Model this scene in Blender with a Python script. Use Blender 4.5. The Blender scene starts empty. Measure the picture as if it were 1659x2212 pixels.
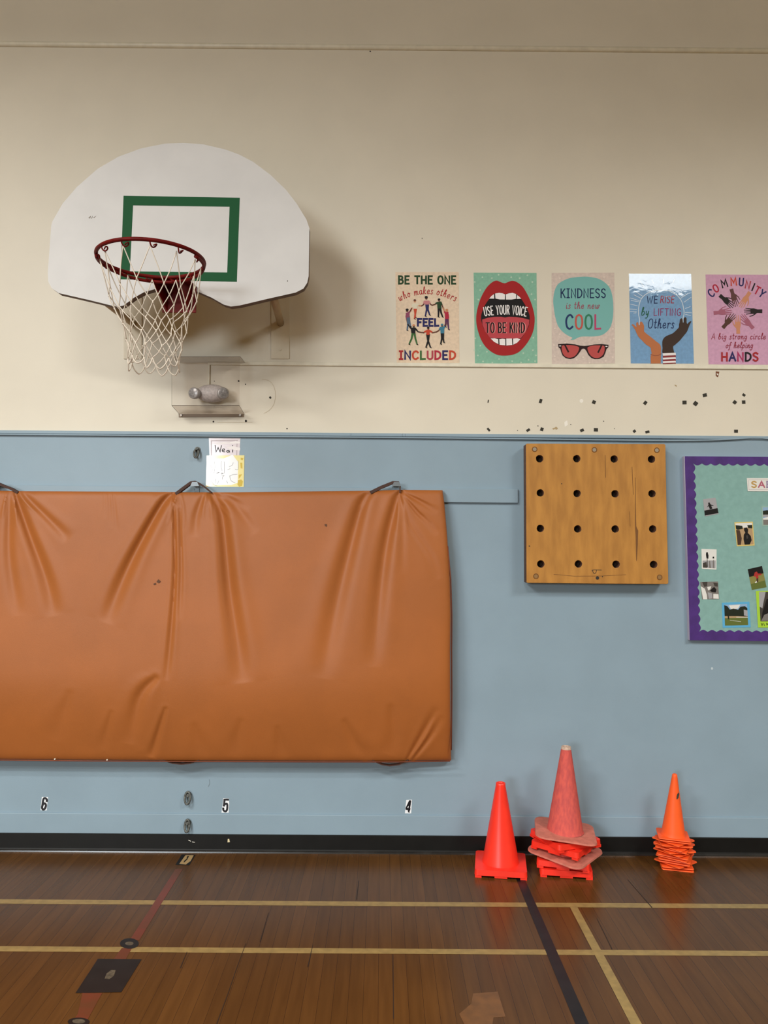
import bpy, bmesh, math, random
from mathutils import Vector, Matrix
from mathutils.geometry import tessellate_polygon
random.seed(7)
S = bpy.context.scene
C = S.collection
R = math.radians

# ------------------------------------------------------------------ camera, light, exposure
FPX, CX, CY = 1700.0, 829.5, 1106.0
CAM = Vector((0, -4.54, 1.70))
PITCH, YAW, ROLL = R(2.86), R(0.15), 0.0075
fwd = Vector((math.sin(YAW) * math.cos(PITCH), math.cos(YAW) * math.cos(PITCH), math.sin(PITCH)))
r0 = Vector((math.cos(YAW), -math.sin(YAW), 0))
u0 = r0.cross(fwd)
RT = r0 * math.cos(ROLL) + u0 * math.sin(ROLL)
UP = u0 * math.cos(ROLL) - r0 * math.sin(ROLL)
cd = bpy.data.cameras.new('camera')
cam = bpy.data.objects.new('camera', cd); C.objects.link(cam)
cd.sensor_fit = 'HORIZONTAL'; cd.sensor_width = 36; cd.lens = FPX / 1659 * 36
cd.clip_start = 0.05; cd.clip_end = 100
M3 = Matrix((RT, UP, -fwd)).transposed()
cam.matrix_world = Matrix.Translation(CAM) @ M3.to_4x4()
S.camera = cam

S.view_settings.view_transform = 'Standard'
S.view_settings.look = 'None'
S.view_settings.gamma = 1
S.view_settings.use_curve_mapping = False
S.view_settings.exposure = 0.13

wd = bpy.data.worlds.new('world'); S.world = wd; wd.use_nodes = True
wd.node_tree.nodes['Background'].inputs[0].default_value = (0.9, 0.95, 1, 1)
wd.node_tree.nodes['Background'].inputs[1].default_value = 0.3

def area(name, loc, size, power, col, target=None, spread=180):
    l = bpy.data.lights.new(name, 'AREA'); l.shape = 'RECTANGLE'; l.size, l.size_y = size
    l.energy = power; l.color = col; l.spread = R(spread)
    o = bpy.data.objects.new(name, l); C.objects.link(o); o.location = loc
    d = (Vector(target) - Vector(loc)) if target else Vector((0, 0, -1))
    o.rotation_euler = d.to_track_quat('-Z', 'Y').to_euler()
    return o
LAMP = (1.0, 0.985, 0.935)
# rows of gym ceiling fixtures
for n, (x, y, p, sp) in enumerate([(4.5, -4.9, 185, 156), (4.1, -6.05, 140, 158), (-3.9, -5.0, 275, 165), (-4.6, -7.4, 300, 170), (-0.4, -6.6, 215, 170)]):
    area('ceiling_lamp', (x, y, 5.45), (1.8, 0.9), p, LAMP, None, sp)
# tall window in the far end wall, to the left behind the camera
area('window_light', (-6.2, -17.7, 3.4), (5.0, 2.4), 480, (0.90, 0.96, 1.0), (-1.0, 0, 2.0), 120)

# ------------------------------------------------------------------ pixel -> world
def ray(px, py):
    return fwd * FPX + RT * (px - CX) - UP * (py - CY)
def W(px, py, off=0.0):
    d = ray(px, py); t = (-off - CAM.y) / d.y
    return CAM + d * t
def F(px, py, z=0.0):
    d = ray(px, py); t = (z - CAM.z) / d.z
    return CAM + d * t

# ------------------------------------------------------------------ materials
def lin(c):
    return tuple(((v / 255) / 12.92 if v / 255 <= 0.04045 else ((v / 255 + 0.055) / 1.055) ** 2.4) for v in c) + (1.0,)
MATS = {}
def M(name, rgb, rough=0.6, spec=0.5, metal=0.0, var=0.0, vscale=8.0, bump=0.0, bscale=200.0, coat=0.0, rgb2=None, stretch=(1, 1, 1), croug=0.1):
    if name in MATS: return MATS[name]
    m = bpy.data.materials.new(name); m.use_nodes = True; MATS[name] = m
    nt = m.node_tree; b = nt.nodes['Principled BSDF']
    b.inputs['Base Color'].default_value = lin(rgb)
    b.inputs['Roughness'].default_value = rough
    b.inputs['Specular IOR Level'].default_value = spec
    b.inputs['Metallic'].default_value = metal
    b.inputs['Coat Weight'].default_value = coat
    b.inputs['Coat Roughness'].default_value = croug
    tc = None
    def coord(st=(1, 1, 1)):
        g = nt.nodes.new('ShaderNodeNewGeometry'); mp = nt.nodes.new('ShaderNodeMapping')
        mp.inputs['Scale'].default_value = st
        nt.links.new(g.outputs['Position'], mp.inputs['Vector']); return mp.outputs[0]
    if var > 0 or rgb2:
        nz = nt.nodes.new('ShaderNodeTexNoise'); nz.inputs['Scale'].default_value = vscale; nz.inputs['Detail'].default_value = 6
        nt.links.new(coord(stretch), nz.inputs['Vector'])
        mx = nt.nodes.new('ShaderNodeMix'); mx.data_type = 'RGBA'
        c1 = rgb; c2 = rgb2 or tuple(max(0, v * (1 - var)) for v in rgb)
        mx.inputs[6].default_value = lin(c1); mx.inputs[7].default_value = lin(c2)
        rp = nt.nodes.new('ShaderNodeValToRGB'); rp.color_ramp.elements[0].position = 0.35; rp.color_ramp.elements[1].position = 0.65
        nt.links.new(nz.outputs['Fac'], rp.inputs[0]); nt.links.new(rp.outputs[0], mx.inputs[0])
        nt.links.new(mx.outputs[2], b.inputs['Base Color'])
    if bump > 0:
        nz = nt.nodes.new('ShaderNodeTexNoise'); nz.inputs['Scale'].default_value = bscale; nz.inputs['Detail'].default_value = 3
        nt.links.new(coord(), nz.inputs['Vector'])
        bp = nt.nodes.new('ShaderNodeBump'); bp.inputs['Strength'].default_value = bump; bp.inputs['Distance'].default_value = 0.002
        nt.links.new(nz.outputs['Fac'], bp.inputs['Height']); nt.links.new(bp.outputs[0], b.inputs['Normal'])
    return m

cream = M('cream_wall_paint', (223, 216, 199), 0.42, 0.35, var=0.018, vscale=3.0, bump=0.12, bscale=260)
creamtrim = M('cream_trim_brightened', (232, 227, 208), 0.4, 0.4, var=0.05, vscale=20)  # brighter than the wall, so the moulding seems to catch light
blue = M('blue_wall_paint', (141, 163, 178), 0.42, 0.35, var=0.03, vscale=3.0, bump=0.14, bscale=240)
bluetrim = M('blue_trim_paint', (141, 163, 178), 0.42, 0.35, var=0.03, vscale=3.0, bump=0.14, bscale=240)
rubber = M('black_rubber_base', (17, 17, 16), 0.5, 0.3, var=0.25, vscale=14)
toe = M('base_toe_strip', (44, 42, 40), 0.25, 0.6, var=0.3, vscale=9)
bounce_ceiling = M('ceiling_paint', (194, 172, 116), 0.8)  # unseen ceiling, tinted yellow to warm the bounced light
panel_paint = M('side_wall_paint', (198, 182, 130), 0.7)  # unseen walls, tinted yellow for the same warm bounce

# ------------------------------------------------------------------ mesh helpers
def link(name, bm, mats, parent=None, origin=None, smooth=False):
    """make ONE object out of a bmesh in world coordinates; origin = its base"""
    me = bpy.data.meshes.new(name)
    if origin is None:
        if bm.verts:
            xs = [v.co.x for v in bm.verts]; ys = [v.co.y for v in bm.verts]; zs = [v.co.z for v in bm.verts]
            origin = Vector(((min(xs) + max(xs)) / 2, (min(ys) + max(ys)) / 2, min(zs)))
        else: origin = Vector()
    origin = Vector(origin)
    bmesh.ops.translate(bm, verts=bm.verts, vec=-origin)
    bm.to_mesh(me); bm.free()
    for m in (mats if isinstance(mats, (list, tuple)) else [mats]): me.materials.append(m)
    if smooth:
        for p in me.polygons: p.use_smooth = True
        try: me.set_sharp_from_angle(angle=R(40))
        except Exception: pass
    o = bpy.data.objects.new(name, me); C.objects.link(o)
    if parent:
        o.parent = parent; wl = Vector(parent.location); q = parent.parent
        while q: wl = wl + q.location; q = q.parent
        o.location = origin - wl
    else: o.location = origin
    return o
def empty(name, loc):
    o = bpy.data.objects.new(name, None); C.objects.link(o); o.location = loc; o.empty_display_size = 0.05
    return o
def tag(o, label=None, cat=None, group=None, kind=None):
    if label: o['label'] = label
    if cat: o['category'] = cat
    if group: o['group'] = group
    if kind: o['kind'] = kind
    return o
def struct(name, bm, mats, label=None, parent=None):
    o = link(name, bm, mats, parent)
    if not parent: o['kind'] = 'structure'
    if label: o['label'] = label
    return o
def box(bm, x0, x1, y0, y1, z0, z1, mi=0, bev=0.0):
    n0 = len(bm.verts)
    vs = [bm.verts.new((x, y, z)) for x in (x0, x1) for y in (y0, y1) for z in (z0, z1)]
    fs = []
    for q in ((0, 1, 3, 2), (4, 6, 7, 5), (0, 4, 5, 1), (2, 3, 7, 6), (0, 2, 6, 4), (1, 5, 7, 3)):
        f = bm.faces.new([vs[i] for i in q]); f.material_index = mi; fs.append(f)
    if bev > 0:
        es = list({e for f in fs for e in f.edges})
        bmesh.ops.bevel(bm, geom=es, offset=bev, segments=2, affect='EDGES', profile=0.5)
def prism(bm, pts, y0, y1, mi=0, mis=None):
    """outline [(x,z)] counter-clockwise or not, extruded from y0 (front) to y1 (back)"""
    a = [bm.verts.new((x, y0, z)) for x, z in pts]; b = [bm.verts.new((x, y1, z)) for x, z in pts]
    f = bm.faces.new(a); f.material_index = mi
    g = bm.faces.new(b[::-1]); g.material_index = mi if mis is None else mis
    n = len(pts)
    for i in range(n):
        q = bm.faces.new((a[i], b[i], b[(i + 1) % n], a[(i + 1) % n])); q.material_index = mi if mis is None else mis
    bmesh.ops.recalc_face_normals(bm, faces=list(bm.faces))
def pxprism(bm, pts, off_front, off_back, mi=0, mis=None):
    P = [W(x, y, off_front) for x, y in pts]
    prism(bm, [(p.x, p.z) for p in P], -off_front, -off_back, mi, mis)
def tube(bm, pts, r, sides=8, closed=False, mi=0, caps=True):
    pts = [Vector(p) for p in pts]; n = len(pts); rings = []
    prev = None
    for i in range(n):
        if closed: t = pts[(i + 1) % n] - pts[i - 1]
        else: t = pts[min(i + 1, n - 1)] - pts[max(i - 1, 0)]
        if t.length < 1e-9: t = Vector((0, 0, 1))
        t.normalize()
        if prev is None:
            a = Vector((0, 0, 1)) if abs(t.z) < 0.9 else Vector((1, 0, 0))
            nrm = (a - t * a.dot(t)).normalized()
        else:
            nrm = (prev - t * prev.dot(t)).normalized()
        prev = nrm; bi = t.cross(nrm)
        rr = r[i] if isinstance(r, (list, tuple)) else r
        rings.append([bm.verts.new(pts[i] + (nrm * math.cos(2 * math.pi * k / sides) + bi * math.sin(2 * math.pi * k / sides)) * rr) for k in range(sides)])
    for i in range(n if closed else n - 1):
        A, B = rings[i], rings[(i + 1) % n]
        for k in range(sides):
            f = bm.faces.new((A[k], A[(k + 1) % sides], B[(k + 1) % sides], B[k])); f.material_index = mi; f.smooth = True
    if caps and not closed:
        f = bm.faces.new(rings[0][::-1]); f.material_index = mi
        f = bm.faces.new(rings[-1]); f.material_index = mi
def lathe(bm, prof, cx=0, cy=0, z0=0, sides=40, mi=0):
    rings = []
    for r, z in prof:
        rings.append([bm.verts.new((cx + r * math.cos(2 * math.pi * k / sides), cy + r * math.sin(2 * math.pi * k / sides), z0 + z)) for k in range(sides)])
    for A, B in zip(rings, rings[1:]):
        for k in range(sides):
            f = bm.faces.new((A[k], A[(k + 1) % sides], B[(k + 1) % sides], B[k])); f.material_index = mi; f.smooth = True
    return rings
def disc_y(bm, c, r, depth, sides=20, mi=0, mi_rim=None):
    """short cylinder whose axis is Y; c = front centre"""
    a = [bm.verts.new((c.x + r * math.cos(2 * math.pi * k / sides), c.y, c.z + r * math.sin(2 * math.pi * k / sides))) for k in range(sides)]
    b = [bm.verts.new((v.co.x, c.y + depth, v.co.z)) for v in a]
    f = bm.faces.new(a); f.material_index = mi
    for k in range(sides):
        q = bm.faces.new((a[k], b[k], b[(k + 1) % sides], a[(k + 1) % sides])); q.material_index = mi if mi_rim is None else mi_rim
def smoothpts(pts, closed=False, seg=6):
    n = len(pts)
    if n < 3: return list(pts)
    out = []
    rng = range(n) if closed else range(n - 1)
    for i in rng:
        if closed: p0, p1, p2, p3 = pts[i - 1], pts[i], pts[(i + 1) % n], pts[(i + 2) % n]
        else: p0, p1, p2, p3 = pts[max(i - 1, 0)], pts[i], pts[i + 1], pts[min(i + 2, n - 1)]
        for s in range(seg):
            t = s / seg
            out.append(tuple(0.5 * (2 * b + (c - a) * t + (2 * a - 5 * b + 4 * c - d) * t * t + (3 * b - a - 3 * c + d) * t ** 3) for a, b, c, d in zip(p0, p1, p2, p3)))
    if not closed: out.append(tuple(pts[-1]))
    return out

# ------------------------------------------------------------------ flat printed artwork (lies on a real wall or floor plane)
class Art:
    def __init__(self, mapf, step=1.5e-5, base=0.0006):
        self.map = mapf; self.n = 0; self.step = step; self.base = base; self.bm = bmesh.new(); self.mats = []
    def mi(self, m):
        if m not in self.mats: self.mats.append(m)
        return self.mats.index(m)
    def off(self):
        self.n += 1; return self.base + self.n * self.step
    def poly(self, pts, mat, smooth=False):
        if smooth: pts = smoothpts(pts, True, 5)
        o = self.off(); mi = self.mi(mat)
        vs = [self.bm.verts.new(self.map(x, y, o)) for x, y in pts]
        for t in tessellate_polygon([[Vector((x, y, 0)) for x, y in pts]]):
            if len(set(t)) == 3: self.bm.faces.new([vs[k] for k in t]).material_index = mi
    def ell(self, cx, cy, rx, ry, mat, n=18):
        self.poly([(cx + rx * math.cos(2 * math.pi * k / n), cy + ry * math.sin(2 * math.pi * k / n)) for k in range(n)], mat)
    def stroke(self, pts, w, mat, smooth=False, closed=False):
        if smooth: pts = smoothpts(pts, closed, 5)
        pts = [tuple(p) for k, p in enumerate(pts) if k == 0 or math.dist(p, pts[k - 1]) > 1e-6]
        if not closed and len(pts) > 6 and math.dist(pts[0], pts[-1]) < 0.05 * max(1e-6, sum(math.dist(p, q) for p, q in zip(pts, pts[1:]))): closed = True; pts = pts[:-1]
        n = len(pts)
        if n < 2: return
        o = self.off(); mi = self.mi(mat); ws = w if isinstance(w, (list, tuple)) else [w] * n
        if len(ws) != n: ws = [ws[0] + (ws[-1] - ws[0]) * i / (n - 1) for i in range(n)]
        L, Rr = [], []
        for i in range(n):
            def dirv(a, b):
                d = (b[0] - a[0], b[1] - a[1]); l = math.hypot(*d) or 1; return (d[0] / l, d[1] / l)
            if closed: d1, d2 = dirv(pts[i - 1], pts[i]), dirv(pts[i], pts[(i + 1) % n])
            else:
                d1 = dirv(pts[i - 1], pts[i]) if i else dirv(pts[0], pts[1])
                d2 = dirv(pts[i], pts[i + 1]) if i < n - 1 else d1
            nx, ny = -(d1[1] + d2[1]), d1[0] + d2[0]; l = math.hypot(nx, ny) or 1
            nx /= l; ny /= l
            k = max(0.45, nx * -d1[1] + ny * d1[0]); h = ws[i] / 2 / k
            x, y = pts[i]
            if not closed and i == 0: x -= d1[0] * ws[i] * 0.35; y -= d1[1] * ws[i] * 0.35
            if not closed and i == n - 1: x += d1[0] * ws[i] * 0.35; y += d1[1] * ws[i] * 0.35
            L.append(self.bm.verts.new(self.map(x + nx * h, y + ny * h, o + i * 1.5e-6))); Rr.append(self.bm.verts.new(self.map(x - nx * h, y - ny * h, o + i * 1.5e-6)))
        self.n += n // 10
        for i in range(n if closed else n - 1):
            j = (i + 1) % n
            f = self.bm.faces.new((L[i], L[j], Rr[j], Rr[i])); f.material_index = mi
    def text(self, s, x0, y0, x1, h, w, mat, slant=0.0, base=None, jit=0.0, gap=0.24):
        """hand lettering: s from x0 to x1 (px), baseline y0, cap height h, pen width w"""
        adv = []; t = 0
        for ch in s:
            if ch == ' ': adv.append((t, None)); t += 0.5; continue
            g = GL[ch]; adv.append((t, g)); t += g[0] + gap
        t -= gap; k = (x1 - x0) / t; ci = 0
        for i, ch in enumerate(s):
            a, g = adv[i]
            if g is None: continue
            m = mat[ci % len(mat)] if isinstance(mat, list) else mat; ci += 1
            xm = x0 + (a + g[0] / 2) * k; dy = base(xm) if base else 0.0
            sl = ((base(xm + 1) - base(xm - 1)) / 2) if base else 0.0
            sl += random.uniform(-jit, jit)
            for stt in g[1]:
                sm = stt[0] == 's'; pts = stt[1:] if sm else stt
                out = []
                for (u, v) in pts:
                    lx = (u - g[0] / 2) * k + slant * v * h; ly = -v * h
                    ca = 1 / math.sqrt(1 + sl * sl); sa = sl * ca
                    out.append((xm + lx * ca - ly * sa, y0 + dy + lx * sa + ly * ca))
                self.stroke(out, w, m, sm)
    def build(self, name, parent=None, extra=None):
        return link(name, self.bm, self.mats, parent)
def wallmap(off0): return lambda x, y, o: W(x, y, off0 + o)
def flmap(x, y, o): return F(x, y, o)
def Z(ox, oy, sc): return lambda pts: [(ox + x / sc, oy + y / sc) for x, y in pts]

GL = {  # letter shapes: width, strokes ('s' = curved)
 'A': (.66, [[(0, 0), (.33, 1), (.66, 0)], [(.12, .36), (.54, .36)]]),
 'B': (.56, [[(.04, 0), (.04, 1)], ['s', (.0, 1), (.36, .97), (.47, .77), (.34, .56), (.04, .53)], ['s', (.04, .53), (.4, .5), (.54, .27), (.4, .03), (0, 0)]]),
 'C': (.6, [['s', (.58, .82), (.42, .99), (.2, .94), (.04, .7), (.02, .4), (.12, .1), (.34, 0), (.58, .16)]]),
 'D': (.6, [[(.04, 0), (.04, 1)], ['s', (0, 1), (.32, .96), (.56, .72), (.56, .32), (.34, .05), (0, 0)]]),
 'E': (.5, [[(.5, 1), (.04, 1), (.04, 0), (.5, 0)], [(.04, .52), (.42, .52)]]),
 'F': (.5, [[(.5, 1), (.04, 1), (.04, 0)], [(.04, .52), (.42, .52)]]),
 'G': (.62, [['s', (.56, .84), (.4, 1), (.18, .93), (.03, .66), (.03, .35), (.16, .06), (.36, .0), (.56, .16)], [(.58, .14), (.58, .44), (.36, .44)]]),
 'H': (.6, [[(.03, 0), (.03, 1)], [(.57, 0), (.57, 1)], [(.03, .5), (.57, .5)]]),
 'I': (.1, [[(.05, 0), (.05, 1)]]),
 'J': (.34, [[(0, 1), (.34, 1)], [(0, 0), (.34, 0)], [(.17, 0), (.17, 1)]]),
 'K': (.56, [[(.03, 0), (.03, 1)], [(.54, 1), (.06, .45)], [(.2, .58), (.56, 0)]]),
 'L': (.5, [[(.04, 1), (.04, 0), (.5, .02)]]),
 'M': (.76, [[(.02, 0), (.06, 1), (.38, .35), (.7, 1), (.74, 0)]]),
 'N': (.6, [[(.03, 0), (.03, 1), (.57, 0), (.57, 1)]]),
 'O': (.62, [['s', (.31, 1), (.1, .88), (.02, .5), (.1, .12), (.31, 0), (.52, .12), (.6, .5), (.52, .88), (.31, 1)]]),
 'R': (.56, [[(.04, 0), (.04, 1)], ['s', (0, 1), (.36, .98), (.5, .76), (.36, .54), (.04, .5)], [(.26, .5), (.56, 0)]]),
 'S': (.54, [['s', (.5, .86), (.3, 1), (.07, .88), (.06, .66), (.27, .52), (.48, .36), (.48, .12), (.26, 0), (.03, .14)]]),
 'T': (.58, [[(0, 1), (.58, 1)], [(.29, 1), (.29, 0)]]),
 'U': (.58, [['s', (.03, 1), (.03, .5), (.06, .14), (.29, 0), (.52, .14), (.55, .5), (.55, 1)]]),
 'V': (.6, [[(0, 1), (.3, 0), (.6, 1)]]),
 'W': (.84, [[(0, 1), (.2, 0), (.42, .8), (.64, 0), (.84, 1)]]),
 'Y': (.58, [[(0, 1), (.29, .46), (.58, 1)], [(.29, .46), (.29, 0)]]),
 'a': (.48, [['s', (.42, .46), (.24, .56), (.06, .4), (.04, .16), (.18, .0), (.34, .1), (.43, .36)], ['s', (.43, .54), (.42, .2), (.48, .0), (.58, .08)]]),
 'b': (.44, [['s', (-.02, .3), (.16, .7), (.22, .95), (.12, 1.02), (.05, .8), (.04, .1), (.18, 0), (.38, .12), (.42, .36), (.28, .52), (.08, .4)]]),
 'c': (.4, [['s', (.38, .44), (.24, .55), (.06, .4), (.03, .16), (.18, 0), (.42, .1)]]),
 'e': (.42, [['s', (.05, .26), (.34, .3), (.38, .46), (.22, .56), (.05, .4), (.04, .14), (.2, 0), (.46, .12)]]),
 'f': (.3, [['s', (.4, .9), (.28, 1.02), (.17, .86), (.13, .3), (.08, -.25), (-.06, -.34)], [(-.02, .5), (.34, .52)]]),
 'g': (.44, [['s', (.4, .46), (.22, .56), (.05, .4), (.05, .16), (.2, .04), (.36, .18), (.41, .42)], ['s', (.42, .54), (.38, .0), (.3, -.3), (.08, -.36), (-.02, -.2)]]),
 'h': (.48, [['s', (.02, .3), (.2, .75), (.22, .98), (.12, 1.0), (.07, .7), (.05, 0)], ['s', (.06, .2), (.2, .5), (.36, .52), (.38, .25), (.4, .02), (.54, .08)]]),
 'i': (.14, [['s', (.04, .54), (.04, .15), (.1, 0), (.22, .08)], [(.09, .76), (.1, .79)]]),
 'k': (.46, [['s', (.02, .3), (.18, .8), (.18, 1.0), (.08, .95), (.05, .5), (.04, 0)], [(.4, .56), (.08, .26)], ['s', (.16, .32), (.34, .04), (.5, .06)]]),
 'l': (.18, [['s', (-.02, .25), (.18, .75), (.18, 1), (.07, .98), (.05, .3), (.1, .02), (.26, .1)]]),
 'm': (.68, [[(.04, .55), (.04, 0)], ['s', (.05, .2), (.18, .5), (.31, .5), (.33, .0)], ['s', (.34, .2), (.46, .5), (.6, .5), (.62, .2), (.64, 0), (.76, .08)]]),
 'n': (.44, [[(.04, .55), (.04, 0)], ['s', (.05, .2), (.2, .5), (.34, .52), (.37, .2), (.4, .0), (.52, .08)]]),
 'o': (.44, [['s', (.22, .56), (.06, .42), (.04, .16), (.2, 0), (.38, .12), (.4, .38), (.22, .56), (.3, .44), (.52, .46)]]),
 'p': (.44, [[(.05, .55), (-.02, -.38)], ['s', (.05, .3), (.2, .54), (.38, .46), (.4, .18), (.24, .0), (.05, .1)]]),
 'r': (.32, [['s', (0, .48), (.06, .5), (.06, 0)], ['s', (.06, .3), (.16, .52), (.3, .56), (.36, .46)]]),
 's': (.34, [['s', (.34, .48), (.2, .58), (.07, .46), (.16, .32), (.3, .2), (.24, .02), (.0, .05)]]),
 't': (.26, [['s', (.12, .95), (.1, .3), (.16, .0), (.32, .1)], [(-.04, .62), (.28, .64)]]),
 'w': (.62, [['s', (.02, .54), (.05, .12), (.16, 0), (.3, .2), (.32, .5)], ['s', (.32, .4), (.34, .06), (.48, 0), (.6, .3), (.58, .54), (.72, .46)]]),
 'y': (.44, [['s', (.03, .54), (.06, .16), (.2, .06), (.36, .3), (.4, .54)], ['s', (.41, .54), (.36, .0), (.24, -.32), (.04, -.34)]]),
}

# ------------------------------------------------------------------ floor material: varnished strip boards running towards the wall
def floor_material():
    m = bpy.data.materials.new('varnished_floor_boards'); m.use_nodes = True; nt = m.node_tree; b = nt.nodes['Principled BSDF']
    g = nt.nodes.new('ShaderNodeNewGeometry'); mp = nt.nodes.new('ShaderNodeMapping')
    mp.inputs['Rotation'].default_value = (0, 0, R(90)); nt.links.new(g.outputs['Position'], mp.inputs['Vector'])
    br = nt.nodes.new('ShaderNodeTexBrick'); nt.links.new(mp.outputs[0], br.inputs['Vector'])
    br.inputs['Scale'].default_value = 1; br.inputs['Brick Width'].default_value = 1.1; br.inputs['Row Height'].default_value = 0.057
    br.inputs['Mortar Size'].default_value = 0.0009; br.inputs['Mortar Smooth'].default_value = 0.4; br.offset = 0.37
    br.inputs['Color1'].default_value = lin((98, 64, 28)); br.inputs['Color2'].default_value = lin((88, 57, 24)); br.inputs['Mortar'].default_value = lin((54, 32, 15))
    nz = nt.nodes.new('ShaderNodeTexNoise'); mp2 = nt.nodes.new('ShaderNodeMapping'); mp2.inputs['Scale'].default_value = (40, 2.5, 1)
    nt.links.new(g.outputs['Position'], mp2.inputs['Vector']); nt.links.new(mp2.outputs[0], nz.inputs['Vector']); nz.inputs['Detail'].default_value = 5
    nz.inputs['Scale'].default_value = 1.0
    n2 = nt.nodes.new('ShaderNodeTexNoise'); n2.inputs['Scale'].default_value = 1.3; n2.inputs['Detail'].default_value = 3
    nt.links.new(g.outputs['Position'], n2.inputs['Vector'])
    mx = nt.nodes.new('ShaderNodeMix'); mx.data_type = 'RGBA'; mx.blend_type = 'MULTIPLY'; mx.inputs[0].default_value = 0.75
    rp = nt.nodes.new('ShaderNodeValToRGB'); rp.color_ramp.elements[0].position = 0.3; rp.color_ramp.elements[0].color = (0.7, 0.66, 0.6, 1); rp.color_ramp.elements[1].position = 0.65
    nt.links.new(nz.outputs['Fac'], rp.inputs[0]); nt.links.new(br.outputs['Color'], mx.inputs[6]); nt.links.new(rp.outputs[0], mx.inputs[7])
    mx2 = nt.nodes.new('ShaderNodeMix'); mx2.data_type = 'RGBA'; mx2.blend_type = 'MULTIPLY'; mx2.inputs[0].default_value = 0.6
    rp2 = nt.nodes.new('ShaderNodeValToRGB'); rp2.color_ramp.elements[0].position = 0.35; rp2.color_ramp.elements[0].color = (0.72, 0.7, 0.7, 1); rp2.color_ramp.elements[1].position = 0.7
    nt.links.new(n2.outputs['Fac'], rp2.inputs[0]); nt.links.new(mx.outputs[2], mx2.inputs[6]); nt.links.new(rp2.outputs[0], mx2.inputs[7])
    nt.links.new(mx2.outputs[2], b.inputs['Base Color'])
    b.inputs['Roughness'].default_value = 0.27; b.inputs['Specular IOR Level'].default_value = 0.26
    bp = nt.nodes.new('ShaderNodeBump'); bp.inputs['Strength'].default_value = 0.10; bp.inputs['Distance'].default_value = 0.002
    nt.links.new(nz.outputs['Fac'], bp.inputs['Height']); nt.links.new(bp.outputs[0], b.inputs['Normal'])
    return m
floor_mat = floor_material()

# ------------------------------------------------------------------ the room
X0, X1, Y1, ZC = -9.5, 8.0, -18.0, 5.6
zpaint = W(830, 936.5).z
bm = bmesh.new(); box(bm, X0, X1, 0, 0.2, 0, zpaint, 0); box(bm, X0, X1, 0, 0.2, zpaint, ZC, 1)
wall = struct('wall_back', bm, [blue, cream])
bm = bmesh.new(); box(bm, X0 - 0.2, X1 + 0.2, Y1 - 0.2, 0.2, -0.1, 0)
floor = struct('floor', bm, floor_mat)
bm = bmesh.new(); box(bm, X0 - 0.2, X1 + 0.2, Y1 - 0.2, 0.2, ZC, ZC + 0.1); struct('ceiling', bm, bounce_ceiling)
bm = bmesh.new(); box(bm, X0 - 0.2, X0, Y1, 0.2, 0, ZC); struct('wall_left', bm, panel_paint)
bm = bmesh.new(); box(bm, X1, X1 + 0.2, Y1, 0.2, 0, ZC); struct('wall_right', bm, panel_paint)
bm = bmesh.new(); box(bm, X0 - 0.2, X1 + 0.2, Y1 - 0.2, Y1, 0, ZC); struct('wall_front', bm, panel_paint)

def zline(y, x=830): return W(x, y).z
bm = bmesh.new(); zt1 = zline(103.5); tube(bm, [(X0, -0.003, zt1), (X1, -0.003, zt1)], 0.0155, 16)
struct('trim_1', bm, creamtrim)
bm = bmesh.new(); xa = W(450, 790).x; box(bm, xa, X1, -0.013, 0, zline(793.5, 1000), zline(785.5, 1000), 0, 0.003)
xb = W(452, 800).x; box(bm, xb - 0.006, xb + 0.006, -0.013, 0, zline(838, 452), zline(793, 1000), 0, 0.003)
struct('trim_2', bm, creamtrim)
bm = bmesh.new(); box(bm, X0, X1, -0.013, 0, zline(943.2), zpaint, 0, 0.002)
for px in (757, 868, 874): xx = W(px, 943).x; box(bm, xx - 0.004, xx + 0.004, -0.016, 0, zline(943.4), zpaint - 0.001, 0, 0.002)
struct('trim_3', bm, bluetrim)
bm = bmesh.new(); box(bm, X0, W(1118, 1070).x, -0.020, 0, zline(1086, 1000), zline(1056, 1000), 0, 0.003)
struct('trim_4', bm, bluetrim)
bm = bmesh.new(); box(bm, X0, X1, -0.010, 0, zline(1803.5), zline(1760), 0, 0.003)
struct('trim_5', bm, bluetrim)
zb = zline(1803)
prof = [(-0.010, zb), (-0.015, zb - 0.004), (-0.016, 0.018), (-0.018, 0.012), (-0.026, 0.007), (-0.028, 0), (0, 0), (0, zb)]
bm = bmesh.new()
a = [bm.verts.new((X0, y, z)) for y, z in prof]; b_ = [bm.verts.new((X1, y, z)) for y, z in prof]
for i in range(len(prof)):
    f = bm.faces.new((a[i], b_[i], b_[(i + 1) % len(prof)], a[(i + 1) % len(prof)])); f.material_index = 1 if i in (3, 4) else 0
bm.faces.new(a); bm.faces.new(b_[::-1]); bmesh.ops.recalc_face_normals(bm, faces=bm.faces)
base = struct('baseboard_back', bm, [rubber, toe])

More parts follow.
